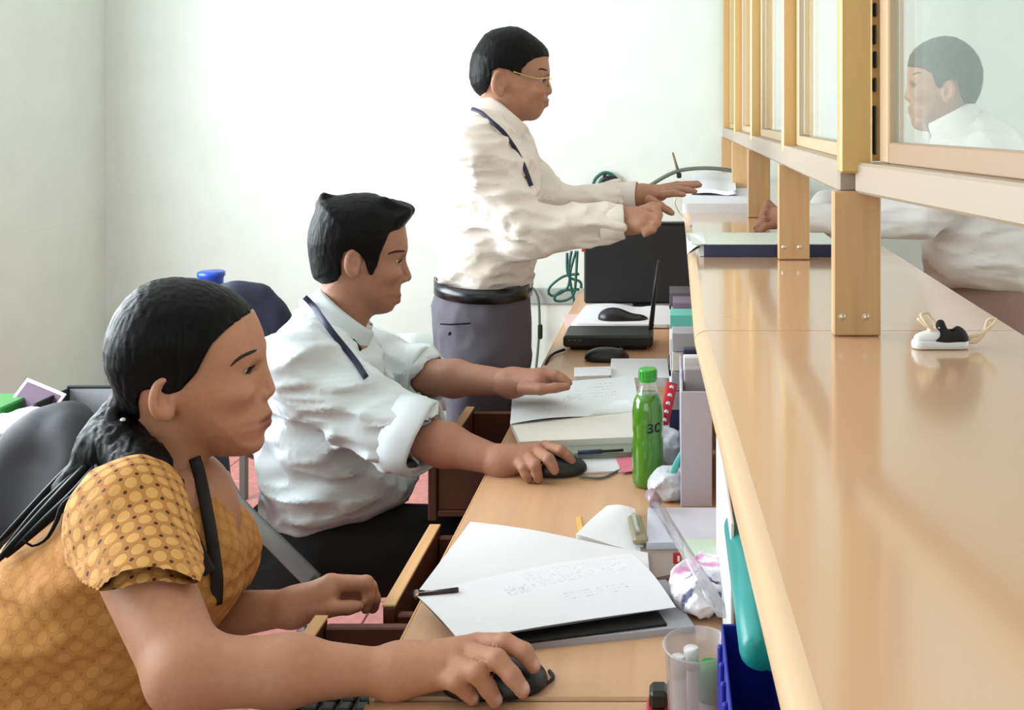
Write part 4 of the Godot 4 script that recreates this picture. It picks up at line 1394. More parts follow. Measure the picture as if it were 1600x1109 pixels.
	sf.folds(fold_noise(24, 8.0), Basis(Vector3(0, 0, 1), -0.9) * Basis.from_scale(Vector3(0.6, 1.4, 0.8)), -0.015)
	var sa := Acc.new()
	sf.into(sa, fr.T)
	worn("shirt", sa, M.shirt_ivory, o)
	cuff_band(o, fr, cuff, dir, 0.042, M.shirt_ivory, false)
	cuff_band(o, fr, fcuff, fdir, 0.038, M.shirt_ivory, false)
	collar(o, fr, fr.L(779, 190), -0.72, 0.068, 0.072, 0.036, M.shirt_ivory, 0.5)
	var q := func(px, py, w): return fr.T * fr.L(px, py, w) - o.position
	part("lanyard", tube(smooth_path(on_cloth(o, fr, [sf], [738, 170, 752, 176, 768, 190, 788, 208, 806, 234, 820, 262, 830, 290], 0.04, 1.0), 24), 0.0055, 8, 0.7, Vector3(0.2, 0.3, 1).normalized()), M.lanyard_navy, o)
	# trousers and belt
	var tf := Field.new(Vector3(-0.26, -1.53, -0.22), Vector3(0.14, -0.47, 0.22), 0.010)
	tf.slab(tf.outline(fr.poly([690, 330, 684, 443, 677, 475, 675, 508, 681, 545, 692, 590, 720, 640, 790, 650, 820, 610, 829, 560, 830, 500, 827, 446, 820, 330])), 0.0, [-1.53, 0.16, -0.75, 0.175, -0.52, 0.162], 0.13, 0.02)
	tf.plane(Vector3(0, 1, 0), fr.L(755, 438), 0.004)
	for s in [-1, 1]:
		var hip := fr.L(748 + 8 * s, 560, 0.088 * s)
		var knee := fr.L(752 - 8 * s, 745, 0.085 * s)
		var foot := Vector3(knee.x - 0.01, -1.43, 0.09 * s)
		tf.cap(hip, knee, 0.092, 0.070, 0.03)
		tf.cap(knee, foot, 0.070, 0.055, 0.02)
	tf.folds(fold_noise(25, 6.0), Basis.from_scale(Vector3(1, 0.7, 1)), -0.006)
	var ta := Acc.new()
	tf.into(ta, fr.T)
	worn("trousers", ta, M.trousers_grey, o)
	var st := begin(true)
	var c := fr.L(755.5, 445)
	for i in 40:
		for k in 4:
			var pp := func(ii: int, kk: int) -> Vector3:
				var an := TAU * ii / 40.0
				var pr: Array = [[0.0, 0.016], [0.006, 0.018], [0.006, -0.018], [0.0, -0.02], [0.0, -0.02]][kk]
				var ca := cos(an)
				var sn := sin(an)
				var ex := 2.0 / 2.1
				return fr.T * (c + Vector3(signf(ca) * pow(absf(ca), ex) * (0.1205 + pr[0]), pr[1] - ca * 0.006, signf(sn) * pow(absf(sn), ex) * (0.163 + pr[0]))) - o.position
			quad(st, pp.call(i, k), pp.call(i + 1, k), pp.call(i + 1, k + 1), pp.call(i, k + 1))
	part("belt", done(st), M.belt_black, o)
	# back pocket seam and button
	part("pocket_seam", tube([q.call(688, 506, 0.158), q.call(705, 507, 0.168), q.call(735, 505, 0.176)], 0.0022, 6), M.trousers_black, o)
	part("pocket_button", tube([q.call(702, 519, 0.166), q.call(703, 523, 0.166)], 0.004, 8), M.soft_black, o)
	for s in [-1, 1]:
		var f0 := fr.T * Vector3(fr.L(752 - 8 * s, 745, 0.085 * s).x - 0.01, 0, 0.09 * s) - o.position
		f0.y = 0.045
		part("shoe", tube([f0 + Vector3(-0.08, 0, 0), f0 + Vector3(0.04, 0.0, 0), f0 + Vector3(0.17, -0.012, 0)], 0.04, 12, 0.9, Vector3.ZERO, [0.036, 0.046, 0.03]), M.shoe_black, o)
	# glasses
	var g := Node3D.new()
	g.name = "glasses"
	o.add_child(g)
	for w in [1, -1]:
		var lc := fr.L(853, 127) + Vector3(0.008, 0, 0.031 * w)
		var ring := []
		for i in 25:
			var an := TAU * i / 24.0
			ring.append(fr.T * (lc + Vector3(-0.004 * absf(sin(an)), cos(an) * 0.017, sin(an) * 0.024)) - o.position)
		part("rim", tube(ring, 0.0012, 6), M.wire_gold, g)
		st = begin(true)
		for i in 24:
			tri(st, fr.T * lc - o.position, ring[i], ring[i + 1])
		part("lens", done(st), M.lens, g)
		part("temple", tube(smooth_path([fr.T * (lc + Vector3(-0.004, 0.008, 0.026 * w)) - o.position, fr.T * (fr.L(835, 124) * Vector3(1, 1, 0) + Vector3(0, 0.0, 0.072 * w)) - o.position, fr.T * (fr.L(800, 114) * Vector3(1, 1, 0) + Vector3(0, 0, 0.080 * w)) - o.position], 10), 0.0018, 6), M.wire_gold, g)
	part("bridge", tube([fr.T * (fr.L(853, 124) + Vector3(0.010, 0, 0.008)) - o.position, fr.T * (fr.L(853, 123) + Vector3(0.014, 0, 0.0)) - o.position, fr.T * (fr.L(853, 124) + Vector3(0.010, 0, -0.008)) - o.position], 0.0012, 6), M.wire_gold, g)

func make_customer() -> void:
	var fr := Frame.new(P(1478, 130, 2.65), deg_to_rad(12.0), true)
	var at := P(1500, 900, 2.7)
	var o := thing("person", "customer in white shirt behind the glass, writing on the counter", "person", Vector3(at.x, 0.0, at.z))
	var skin := Acc.new()
	make_head(o, skin, fr, {
		"outline": [1421, 88, 1428, 77, 1441, 67, 1456, 60, 1474, 56, 1492, 58, 1507, 65, 1520, 76, 1530, 90, 1536, 108, 1536, 128, 1531, 148, 1521, 166, 1506, 176, 1488, 185, 1468, 198, 1452, 205, 1438, 205, 1429, 201, 1424, 194, 1423, 186, 1421, 178, 1418, 170, 1421, 163, 1422, 150, 1420, 138, 1418, 128, 1417, 118, 1418, 100],
		"hair": [1410, 104, 1424, 106, 1440, 108, 1454, 116, 1460, 134, 1466, 140, 1472, 128, 1484, 124, 1494, 130, 1498, 148, 1506, 164, 1520, 176, 1560, 176, 1570, 30, 1400, 30],
		"eye": [1432, 133], "nose": [1420, 128, 1412, 152], "mouth": [1419, 172], "ear": [1482, 143, 0.031], "ear_tilt": 0.12,
		"brow": [1448, 118, 1436, 114, 1426, 117], "neck": [1484, 176, 0.055, 1500, 230, 0.062],
		"skin": SKIN_S, "lip": Color(0.36, 0.155, 0.11), "cell": 0.0048, "near": -1.0, "look": Vector3(1, -0.6, 0),
	})
	var el := P(1440, 372, 2.50)
	el.y = TOP + 0.048
	var wr := P(1238, 340, 2.55)
	var fd := Field.new(Vector3(0.18, 1.075, -2.80), Vector3(0.40, 1.2, -2.45), 0.0045)
	fd.cap(P(1262, 345, 2.55), wr, 0.028, 0.025, 0.02)
	fd.cap(wr, P(1212, 334, 2.60), 0.025, 0.019, 0.02)
	fd.cap(wr, P(1212, 345, 2.58), 0.024, 0.018, 0.02)
	fingers(fd, [
		[P(1212, 330, 2.62), 0.0125, P(1200, 318, 2.63), 0.011, P(1196, 326, 2.62), 0.0095, P(1190, 340, 2.61), 0.0085],
		[P(1212, 337, 2.60), 0.0125, P(1197, 330, 2.60), 0.011, P(1190, 341, 2.59), 0.0095, P(1186, 351, 2.58), 0.0085],
		[P(1212, 345, 2.58), 0.0120, P(1194, 343, 2.57), 0.0105, P(1186, 353, 2.56), 0.009, P(1183, 360, 2.56), 0.008],
		[P(1212, 352, 2.56), 0.0110, P(1197, 353, 2.55), 0.0095, P(1188, 362, 2.55), 0.008],
		[P(1222, 330, 2.63), 0.013, P(1208, 330, 2.66), 0.0105, P(1194, 342, 2.65), 0.0088]])
	fd.into(skin, Transform3D(), SKIN_S)
	var core := Field.new(Vector3(-0.35, -0.62, -0.30), Vector3(0.50, -0.05, 0.22), 0.014)
	core.ell(fr.L(1530, 330), Vector3(0.09, 0.24, 0.13), 0.03)
	core.ell(fr.L(1512, 235), Vector3(0.07, 0.08, 0.11), 0.05)
	core.cap(fr.L(1545, 250, -0.14), fr.W(el), 0.045, 0.036, 0.03)
	core.cap(fr.W(el), fr.W(wr), 0.034, 0.026, 0.02)
	core.into(skin, fr.T, SKIN_S)
	worn("body", skin, M.skin, o)
	var sf := Field.new(Vector3(-0.36, -0.62, -0.33), Vector3(0.50, -0.04, 0.33), 0.009)
	var out := fr.poly([1462, 206, 1450, 235, 1444, 270, 1440, 330, 1442, 400, 1446, 450, 1600, 470, 1640, 430, 1650, 370, 1640, 300, 1608, 235, 1572, 195, 1530, 172])
	sf.slab(sf.outline(out), 0.0, [-0.62, 0.16, -0.30, 0.17, -0.20, 0.185, -0.12, 0.15, -0.07, 0.09], 0.13, 0.02)
	var nsh := fr.L(1545, 245, -0.165)
	var nel := fr.W(el)
	sf.cap(nsh, nel, 0.068, 0.048, 0.03)
	sf.cap(nel, fr.W(P(1268, 346, 2.55)), 0.048, 0.042, 0.025)
	var fsh := fr.L(1520, 245, 0.165)
	var fel := fr.W(P(1400, 335, 2.95))
	fel.y = TOP + 0.06 - fr.T.origin.y
	sf.cap(fsh, fel, 0.068, 0.05, 0.03)
	sf.cap(fel, fr.W(P(1290, 322, 2.80)), 0.05, 0.04, 0.025)
	sf.cap(fr.L(1480, 165), fr.L(1492, 218), 0.062, 0.056, 0.01, true)
	sf.folds(fold_noise(26, 7.0), Basis(Vector3(0, 0, 1), 0.7) * Basis.from_scale(Vector3(0.6, 1.4, 0.8)), -0.010)
	var sa := Acc.new()
	sf.into(sa, fr.T)
	worn("shirt", sa, M.shirt_white, o)
	collar(o, fr, fr.L(1494, 200), -0.5, 0.070, 0.074, 0.044, M.shirt_white, 0.5)
	var tf := Field.new(Vector3(-0.38, -1.56, -0.22), Vector3(0.16, -0.48, 0.22), 0.013)
	tf.slab(tf.outline(fr.poly([1446, 440, 1440, 520, 1450, 620, 1640, 640, 1650, 540, 1640, 420, 1560, 410])), 0.0, [-1.56, 0.16, -0.5, 0.165], 0.13, 0.02)
	for s in [-1, 1]:
		var hip := fr.L(1540, 560, 0.088 * s)
		tf.cap(hip, hip + Vector3(0.02, -0.35, 0), 0.09, 0.07, 0.03)
		tf.cap(hip + Vector3(0.02, -0.35, 0), Vector3(hip.x - 0.02, -1.50, 0.09 * s), 0.07, 0.055, 0.02)
	var ta := Acc.new()
	tf.into(ta, fr.T)
	worn("trousers", ta, mat("trousers_pinkish", Color(0.62, 0.50, 0.48), 0.85), o)

# ------------------------------------------------------------------ things
func mouse(label: String, at: Vector3, turn: float, tail: Array) -> void:
	var o := thing("computer_mouse", label, "mouse", at, turn)
	var fd := Field.new(Vector3(-0.07, -0.005, -0.045), Vector3(0.07, 0.05, 0.045), 0.003)
	fd.ell(Vector3(-0.008, 0.008, 0), Vector3(0.052, 0.026, 0.030), 0.01)
	fd.ell(Vector3(0.022, 0.006, 0), Vector3(0.036, 0.020, 0.028), 0.015)
	fd.plane(Vector3(0, -1, 0), Vector3(0, 0.001, 0), 0.002)
	var a := Acc.new()
	fd.into(a, Transform3D())
	part("shell", a.mesh(), M.black_plastic, o)
	part("wheel", tube([Vector3(0.035, 0.024, -0.004), Vector3(0.035, 0.024, 0.004)], 0.007, 12), M.grey_plastic, o)
	part("button_gap", box(Vector3(0.034, 0.0015, 0.0012), 0.0003), M.soft_black, o, Vector3(0.030, 0.0268, 0), Vector3(0, 0, -0.25))
	if tail:
		var pts := []
		for p in tail: pts.append(o.global_transform.affine_inverse() * p)
		part("cable", tube(smooth_path(pts, 24), 0.0022, 6), M.cable_grey if label.contains("bottle") else M.soft_black, o)

func paper(label: String, c: Array, h: float, m: Material, bend: Callable, thick := 0.0008, category := "paper", called := "paper_sheet", group := "") -> MeshInstance3D:
	# c: far-left, far-right, near-right, near-left in the photograph's pixels, lying at height h
	var v := []
	for i in range(0, 8, 2):
		v.append(PH(c[i], c[i + 1], h))
	var mid: Vector3 = (v[0] + v[1] + v[2] + v[3]) / 4
	mid.y = h - thick
	var o := part(called, sheet(v[0] - mid, v[1] - mid, v[2] - mid, v[3] - mid, bend, thick), m, null, mid)
	tag(o, label, category, group)
	return o

func flat(_u: float, _v: float) -> float:
	return 0.0

func block(called: String, label: String, category: String, c: Array, h: float, t: float, m: Material, skip := 0.0) -> MeshInstance3D:
	return paper(label, c, h + t, m, flat, t, category, called)

func make_chair(label: String, at: Vector3, turn: float, w: float, back_h: float, arms := true, cover: Material = M.navy_cloth) -> Node3D:
	# rolling chair with a rounded back in a plastic shell; faces +x before it turns
	var o := thing("office_chair", label, "chair", at, turn, "")
	var fd := Field.new(Vector3(-0.30, 0.36, -0.30), Vector3(0.30, 0.56, 0.30), 0.012)
	fd.ell(Vector3(0.0, 0.45, 0), Vector3(0.235, 0.05, w), 0.02)
	var a := Acc.new()
	fd.into(a, Transform3D())
	part("seat", a.mesh(), cover, o)
	fd = Field.new(Vector3(-0.42, 0.40, -0.30), Vector3(-0.12, back_h + 0.06, 0.30), 0.011)
	var out := fd.outline(PackedVector2Array([Vector2(-0.5, 0), Vector2(0, 0), Vector2(0, 2), Vector2(-0.5, 2)]))
	for i in 9:
		var t := i / 8.0
		var half := w * (0.82 + 0.25 * sin(t * PI * 0.8)) * (1.0 if t < 0.75 else sqrt(maxf(1.0 - pow((t - 0.75) / 0.34, 2.0), 0.05)))
		var y := lerpf(0.55, back_h - 0.03, t)
		var x := -0.22 - 0.06 * t
		fd.cap(Vector3(x, y, -half + 0.03), Vector3(x - 0.03, y, 0), 0.03, 0.03, 0.05)
		fd.cap(Vector3(x - 0.03, y, 0), Vector3(x, y, half - 0.03), 0.03, 0.03, 0.05)
	a = Acc.new()
	fd.into(a, Transform3D())
	var b := part("backrest", a.mesh(), cover, o)
	part("back_bar", tube(smooth_path([Vector3(-0.05, 0.41, 0), Vector3(-0.24, 0.42, 0), Vector3(-0.285, 0.55, 0), Vector3(-0.30, 0.7, 0)], 14), 0.016, 8), M.grey_plastic, o)
	part("column", tube([Vector3(0, 0.08, 0), Vector3(0, 0.42, 0)], 0.025, 12), M.chrome, o)
	if arms:
		for s in [-1, 1]:
			part("armrest", tube(smooth_path([Vector3(-0.23, 0.62, s * (w + 0.01)), Vector3(-0.12, 0.645, s * (w + 0.035)), Vector3(0.06, 0.64, s * (w + 0.035)), Vector3(0.10, 0.58, s * (w + 0.03)), Vector3(0.04, 0.46, s * (w - 0.01))], 20), 0.018, 8), M.grey_plastic, o)
	for k in 5:
		var an := TAU * k / 5
		part("leg", tube([Vector3(0, 0.09, 0), Vector3(cos(an) * 0.23, 0.065, sin(an) * 0.23)], 0.02, 8, 1.0, Vector3.ZERO, [0.024, 0.014]), M.soft_black, o)
		part("castor", tube([Vector3(cos(an) * 0.23 - sin(an) * 0.015, 0.03, sin(an) * 0.23 + cos(an) * 0.015), Vector3(cos(an) * 0.23 + sin(an) * 0.015, 0.03, sin(an) * 0.23 - cos(an) * 0.015)], 0.028, 12), M.soft_black, o)
	return o

func make_things() -> void:
	var typed := mat("paper_typed", Color.WHITE, 0.75)
	typed.albedo_texture = print_tex(3, 512, 360, Color(0.86, 0.865, 0.88), Color(0.2, 0.21, 0.25), [[0.45, 0.08, 0.45, 0.34, 14, 0.35], [0.33, 0.3, 0.10, 0.16, 9, 0.5], [0.55, 0.6, 0.3, 0.12, 16, 0.35]])
	var plan := mat("paper_pencilled", Color.WHITE, 0.75)
	plan.albedo_texture = print_tex(5, 512, 300, Color(0.84, 0.855, 0.86), Color(0.12, 0.14, 0.16), [[0.10, 0.58, 0.16, 0.18, 16, 0.4], [0.4, 0.42, 0.14, 0.14, 10, 0.7], [0.6, 0.15, 0.22, 0.4, 26, 0.55]])
	var plain: Material = M.paper

	# --- woman's mouse and keyboard
	mouse("black mouse under the woman's hand", PH(772, 1086, DESK) + Vector3(0.0, 0.001, -0.012), 0.12, [PH(843, 1080, DESK) + Vector3(0, 0.004, 0), PH(850, 1065, DESK) + Vector3(0.01, 0.004, 0), PH(858, 1052, DESK) + Vector3(0, 0.003, 0)])
	mouse("black mouse beside the green bottle, under the seated man's hand", PH(866, 742, DESK) + Vector3(0, 0.001, -0.01), 0.1, [PH(905, 748, DESK) + Vector3(0, 0.004, 0), PH(940, 749, DESK) + Vector3(0, 0.003, 0), PH(965, 738, DESK) + Vector3(0, 0.003, 0), PH(985, 731, DESK) + Vector3(0, 0.003, 0)])
	mouse("black mouse in front of the router", PH(948, 566, DESK) + Vector3(0, 0.001, -0.02), 0.05, [])
	var kb := thing("keyboard", "black keyboard in the pulled-out drawer", "keyboard", Vector3(-0.395, 0.612, -1.115))
	part("case", box(Vector3(0.145, 0.02, 0.42), 0.005), M.black_plastic, kb, Vector3(0, 0.035, 0))
	part("drawer_riser", box(Vector3(0.12, 0.025, 0.38), 0.002), M.brown_wood, kb, Vector3(0, 0.0125, 0))
	var key := box(Vector3(0.0155, 0.008, 0.0165), 0.002)
	for r in 6:
		for i in 21:
			part("key", key, M.key_black, kb, Vector3(-0.054 + r * 0.0212, 0.048, -0.197 + i * 0.0197))

	# --- papers in front of the woman
	var fold := func(u: float, v: float) -> float: return 0.006 * sin(u * 4.0 + 0.6) * (1.0 - v * 0.6) + 0.004 * sin(v * 5.0 + u * 2.0)
	block("document_folder", "dark-edged bundle of documents under the loose sheets", "documents", [760, 935, 1040, 905, 1085, 978, 800, 1008], DESK, 0.008, M.paper_grey)
	block("black_folder", "thin black folder below the typed sheets", "folder", [745, 940, 1000, 915, 1042, 974, 770, 1009], DESK + 0.0082, 0.003, M.soft_black)
	paper("large white sheet with a lifted far edge, under the typed page", [735, 822, 1012, 860, 1020, 945, 655, 921], DESK + 0.0125, plain, func(u, v): return 0.007 * (1.0 - v) * (1.0 - u) + 0.003 * sin(u * 5.0) * (1.0 - v))
	paper("white typed page on top of the document bundle", [650, 929, 985, 862, 1056, 948, 718, 1001], DESK + 0.021, typed, func(u, v): return 0.005 * sin(u * 3.4) * (1.0 - 0.6 * v) + 0.005 * sin(v * 3.1) * (0.5 + u))
	var pen := thing("pencil", "dark pencil between the two white sheets", "pencil", PH(686, 926, DESK + 0.022))
	part("barrel", tube([PH(655, 929, DESK + 0.022) - pen.position, PH(716, 921, DESK + 0.028) - pen.position], 0.0035, 6), mat("pencil_maroon", Color(0.18, 0.05, 0.06), 0.4), pen)
	part("tip", tube([PH(655, 929, DESK + 0.022) - pen.position, PH(649, 930, DESK + 0.021) - pen.position], 0.0035, 6, 1.0, Vector3.ZERO, [0.0035, 0.0008]), M.pale_wood, pen)
	paper("white sheets fanned out behind the typed page, left of the clip", [948, 790, 992, 795, 1008, 860, 900, 838], DESK + 0.010, plain, func(u, v): return 0.004 * sin(u * 3.0 + v * 2.0), 0.006)
	block("note_pad", "bluish white note pad right of the brass clip", "pad", [1012, 793, 1120, 793, 1126, 845, 1010, 848], DESK + 0.001, 0.016, mat("paper_blue", Color(0.80, 0.82, 0.88), 0.7))
	block("grey_file", "grey brown file under the loose paper corner", "file", [1000, 855, 1075, 850, 1085, 890, 1010, 905], DESK + 0.001, 0.006, mat("file_taupe", Color(0.55, 0.50, 0.46), 0.7))
	block("green_pad", "pale green pad beside the plastic ruler", "pad", [1068, 842, 1132, 842, 1140, 885, 1075, 888], DESK + 0.001, 0.02, mat("paper_mint", Color(0.78, 0.86, 0.79), 0.7))
	var clip := thing("paper_clip", "brass coloured spring clip across the white sheets", "clip", PH(996, 825, DESK + 0.02))
	part("jaw", box(Vector3(0.022, 0.012, 0.085), 0.004), M.clip_brass, clip, Vector3(0, -0.002, 0), Vector3(0, 0.15, 0))
	part("lever", box(Vector3(0.006, 0.01, 0.06), 0.002), M.chrome, clip, Vector3(-0.003, 0.008, 0), Vector3(0, 0.15, 0))
	block("yellow_note", "small yellow sticky note by the white sheets", "sticky note", [899, 808, 907, 806, 911, 826, 903, 830], DESK + 0.0005, 0.0015, mat("note_yellow", Color(0.85, 0.68, 0.36), 0.7))
	# plastic ruler leaning over the packets
	var ru := thing("ruler", "clear plastic ruler leaning over the pink striped packet", "ruler", PH(1075, 865, DESK + 0.055))
	var ra := PH(1022, 780, DESK + 0.035) - ru.position
	var rb := PH(1132, 962, DESK + 0.055) - ru.position
	var clear := mat("clear_plastic", Color(0.80, 0.78, 0.80, 0.35), 0.12)
	clear.transparency = BaseMaterial3D.TRANSPARENCY_ALPHA
	part("strip", tube([ra, ra.lerp(rb, 0.5), rb], 0.009, 4, 0.35, Vector3.UP), clear, ru)
	part("end_cap", tube([ra - (rb - ra) * 0.05, ra + (rb - ra) * 0.03], 0.011, 10), mat("cap_mauve", Color(0.62, 0.52, 0.55), 0.3), ru)
	# wrapped packet with pink stripes
	var pk := thing("tissue_packet", "crumpled white packet with pink stripes and navy print", "packet", PH(1095, 935, DESK))
	var fd := Field.new(Vector3(-0.06, -0.005, -0.09), Vector3(0.06, 0.07, 0.09), 0.004)
	fd.ell(Vector3(0, 0.02, 0), Vector3(0.036, 0.022, 0.06), 0.02)
	fd.folds(fold_noise(41, 22.0), Basis(), -0.010)
	fd.plane(Vector3(0, -1, 0), Vector3(0, 0.001, 0), 0.002)
	var pa := Acc.new()
	var tints := []
	for k in 2:
		tints.append([Vector3(0, 0.03, -0.028 + k * 0.024), Vector3(0.05, 0.03, 0.009), Color(0.72, 0.28, 0.5)])
	for k in [[-0.01, 0.02], [0.015, 0.03], [0.0, 0.042], [0.02, 0.05], [-0.02, 0.05]]:
		tints.append([Vector3(k[0], 0.03, k[1]), Vector3(0.014, 0.03, 0.006), Color(0.04, 0.04, 0.14)])
	fd.into(pa, Transform3D(), Color(0.80, 0.78, 0.82), tints)
	var vm := mat("printed_film", Color.WHITE, 0.35)
	vm.vertex_color_use_as_albedo = true
	part("wrapper", pa.mesh(), vm, pk)
	var tg := thing("red_tag", "small red and white tag on the file", "tag", PH(1058, 872, DESK + 0.02))
	part("card", box(Vector3(0.012, 0.016, 0.003)), M.red_card, tg)
	part("window", box(Vector3(0.005, 0.010, 0.0036)), M.white_plastic, tg, Vector3(0.002, 0, 0))

	# --- pen cup, stamp, blue holder with teal folder, standing sheets
	var cup := thing("pen_cup", "clear plastic cup holding a glue stick and labels", "cup", Vector3(0.026, DESK, -0.985))
	part("wall", lathe([0.0, 0.0, 0.026, 0.0, 0.028, 0.004, 0.034, 0.104, 0.036, 0.105, 0.034, 0.106, 0.0325, 0.104, 0.0265, 0.006, 0.0, 0.005], 28), clear, cup)
	var glue := thing("glue_stick", "green capped white glue stick in the clear cup", "glue stick", Vector3(0.036, DESK + 0.007, -0.972))
	part("barrel", tube([Vector3(0, 0, 0), Vector3(0.002, 0.05, 0)], 0.010, 16), M.white_plastic, glue)
	part("cap", tube([Vector3(0.002, 0.05, 0), Vector3(0.003, 0.085, 0)], 0.0112, 16), mat("cap_green", Color(0.14, 0.62, 0.22), 0.35), glue)
	for k in 2:
		var mk := thing("marker", ["white capped marker leaning on the clear cup's wall", "white capped marker between the glue stick and another marker"][k], "marker", Vector3(0.010 + 0.014 * k, DESK + 0.007, -0.976 - 0.016 * k), 0.0, "markers in the cup")
		part("barrel", tube([Vector3(0, 0, 0), Vector3(-0.003, 0.07, 0)], 0.0072, 14), M.white_plastic, mk)
		part("cap", tube([Vector3(-0.003, 0.07, 0), Vector3(-0.0045, 0.09, 0)], 0.0078, 14), M.white_plastic, mk)
	var sp := thing("stamp", "small black stamp with a red base on the desk", "stamp", PH(1029, 1112, DESK))
	part("base", box(Vector3(0.026, 0.008, 0.03), 0.002), M.red_card, sp, Vector3(0, 0.004, 0))
	part("grip", box(Vector3(0.020, 0.020, 0.024), 0.004), M.black_plastic, sp, Vector3(0, 0.018, 0))
	var hb := thing("magazine_holder", "ribbed blue plastic file holder beside the counter", "file holder", Vector3(0.0735, DESK, -0.80))
	part("side_wall", box(Vector3(0.003, 0.15, 0.28), 0.001), M.blue_plastic, hb, Vector3(-0.024, 0.075, 0))
	part("side_wall", box(Vector3(0.003, 0.15, 0.28), 0.001), M.blue_plastic, hb, Vector3(0.0235, 0.075, 0))
	part("end_wall", box(Vector3(0.048, 0.15, 0.003), 0.001), M.blue_plastic, hb, Vector3(0, 0.075, -0.1385))
	part("end_wall", box(Vector3(0.048, 0.15, 0.003), 0.001), M.blue_plastic, hb, Vector3(0, 0.075, 0.1385))
	part("floor_plate", box(Vector3(0.046, 0.003, 0.276), 0.001), M.blue_plastic, hb, Vector3(0, 0.0015, 0))
	for k in 9:
		part("rib", box(Vector3(0.005, 0.13, 0.006), 0.002), M.blue_plastic, hb, Vector3(-0.0275, 0.075, -0.12 + k * 0.03))
	part("swoosh", tube(smooth_path([Vector3(-0.0262, 0.105, -0.02), Vector3(-0.0266, 0.098, -0.005), Vector3(-0.0266, 0.103, 0.012), Vector3(-0.0262, 0.112, 0.03)], 12), 0.004, 6, 0.3, Vector3(1, 0, 0)), M.white_plastic, hb)
	var tf := thing("teal_folder", "teal ring binder spine lying on the blue holder", "binder", Vector3(0.082, DESK + 0.151, -0.98))
	part("spine", tube([Vector3(-0.002, 0.02, 0.132), Vector3(-0.002, 0.02, 0.122), Vector3(-0.002, 0.02, -0.13)], 0.02, 18, 1.0, Vector3.UP, [0.014, 0.02, 0.02]), M.teal_plastic, tf)
	part("cover", box(Vector3(0.004, 0.03, 0.25), 0.001), M.teal_plastic, tf, Vector3(0.006, 0.016, 0))
	var ws := part("standing_sheet", box(Vector3(0.004, 0.20, 0.34), 0.001), M.paper, null, Vector3(0.066, DESK + 0.101, -1.22))
	tag(ws, "tall white sheet standing on edge against the counter", "paper")
	var bx := thing("file_box", "lilac grey upright file box by the counter edge", "file box", P(1088, 790, 1.585) * Vector3(1, 0, 1) + Vector3(0, DESK, -0.02))
	part("front", box(Vector3(0.052, 0.19, 0.004), 0.001), M.lilac_card, bx, Vector3(0, 0.095, 0.02))
	part("side", box(Vector3(0.004, 0.19, 0.24), 0.001), M.lilac_card, bx, Vector3(-0.024, 0.095, -0.102))
	part("side", box(Vector3(0.004, 0.19, 0.24), 0.001), M.lilac_card, bx, Vector3(0.024, 0.095, -0.102))
	part("bottom", box(Vector3(0.044, 0.004, 0.24), 0.001), M.lilac_card, bx, Vector3(0, 0.002, -0.102))
	# files standing in and behind the box, in layers along the counter
	var files := [["grey bundled papers standing in the lilac box", M.paper_grey, 0.205, -1.66], ["white bundled papers standing in the lilac box", M.paper, 0.21, -1.72], ["navy file standing in the lilac box", M.navy_card, 0.215, -1.755]]
	for fi in files:
		var o := part("bundled_papers", box(Vector3(0.040, fi[2], 0.022), 0.002), fi[1], null, Vector3(0.0403, DESK + 0.005 + fi[2] / 2, fi[3]))
		tag(o, fi[0], "papers")
	var rng := RandomNumberGenerator.new()
	rng.seed = 9
	var stack := [["striped grey bundle of papers behind the lilac box", M.paper_grey, -1.88, 0.06], ["white bundle of papers behind the lilac box", M.paper, -1.97, 0.09], ["teal folder standing among the papers by the counter", M.teal_light, -2.13, 0.07], ["mauve bundle of papers by the far desk", mat("paper_mauve", Color(0.52, 0.46, 0.54), 0.7), -2.26, 0.08], ["grey bundle of papers below the counter's first joint", mat("paper_slate", Color(0.42, 0.40, 0.44), 0.7), -2.40, 0.09]]
	for s in stack:
		var o := thing("paper_bundle", s[0], "papers", Vector3(0.038, DESK, s[2]))
		var hh: float = 0.215 + rng.randf_range(-0.02, 0.015)
		var n := 6
		for k in n:
			part("sheaf", box(Vector3(rng.randf_range(0.075, 0.088), hh / n - 0.002, s[3]), 0.001), s[1] if k % 3 != 1 else [M.paper, M.paper_warm, M.navy_card][rng.randi_range(0, 2)], o, Vector3(rng.randf_range(-0.004, 0.004), hh / n * (k + 0.5), rng.randf_range(-0.003, 0.003)))
	# red and white checked strap hanging down the bundles
	var sw := thing("checked_strap", "red strap with white dots hanging over the bundled papers", "strap", PH(1042, 690, DESK) * Vector3(1, 0, 1) + Vector3(0, DESK, 0))
	var s0 := P(1050, 598, 1.80)
	var s1 := P(1036, 662, 1.76)
	part("band", tube([s0 - sw.position, s0.lerp(s1, 0.5) - sw.position, s1 - sw.position], 0.0105, 8, 0.3, Vector3(0, 0, 1)), M.red_card, sw)
	for k in 5:
		var dp := s0.lerp(s1, 0.1 + k * 0.2) + Vector3(0.001, 0, 0.0026)
		part("dot", tube([dp - sw.position, dp + Vector3(0, 0, 0.0015) - sw.position], 0.0042, 10), M.white_plastic, sw)
	part("tail", tube([s1 - sw.position, Vector3(s1.x, DESK + 0.06, s1.z) - sw.position, Vector3(s1.x, DESK + 0.003, s1.z) - sw.position], 0.004, 6), M.red_card, sw)
	# crumpled clear bags by the bottle
	var bag := mat("plastic_bag", Color(0.74, 0.75, 0.77), 0.3)
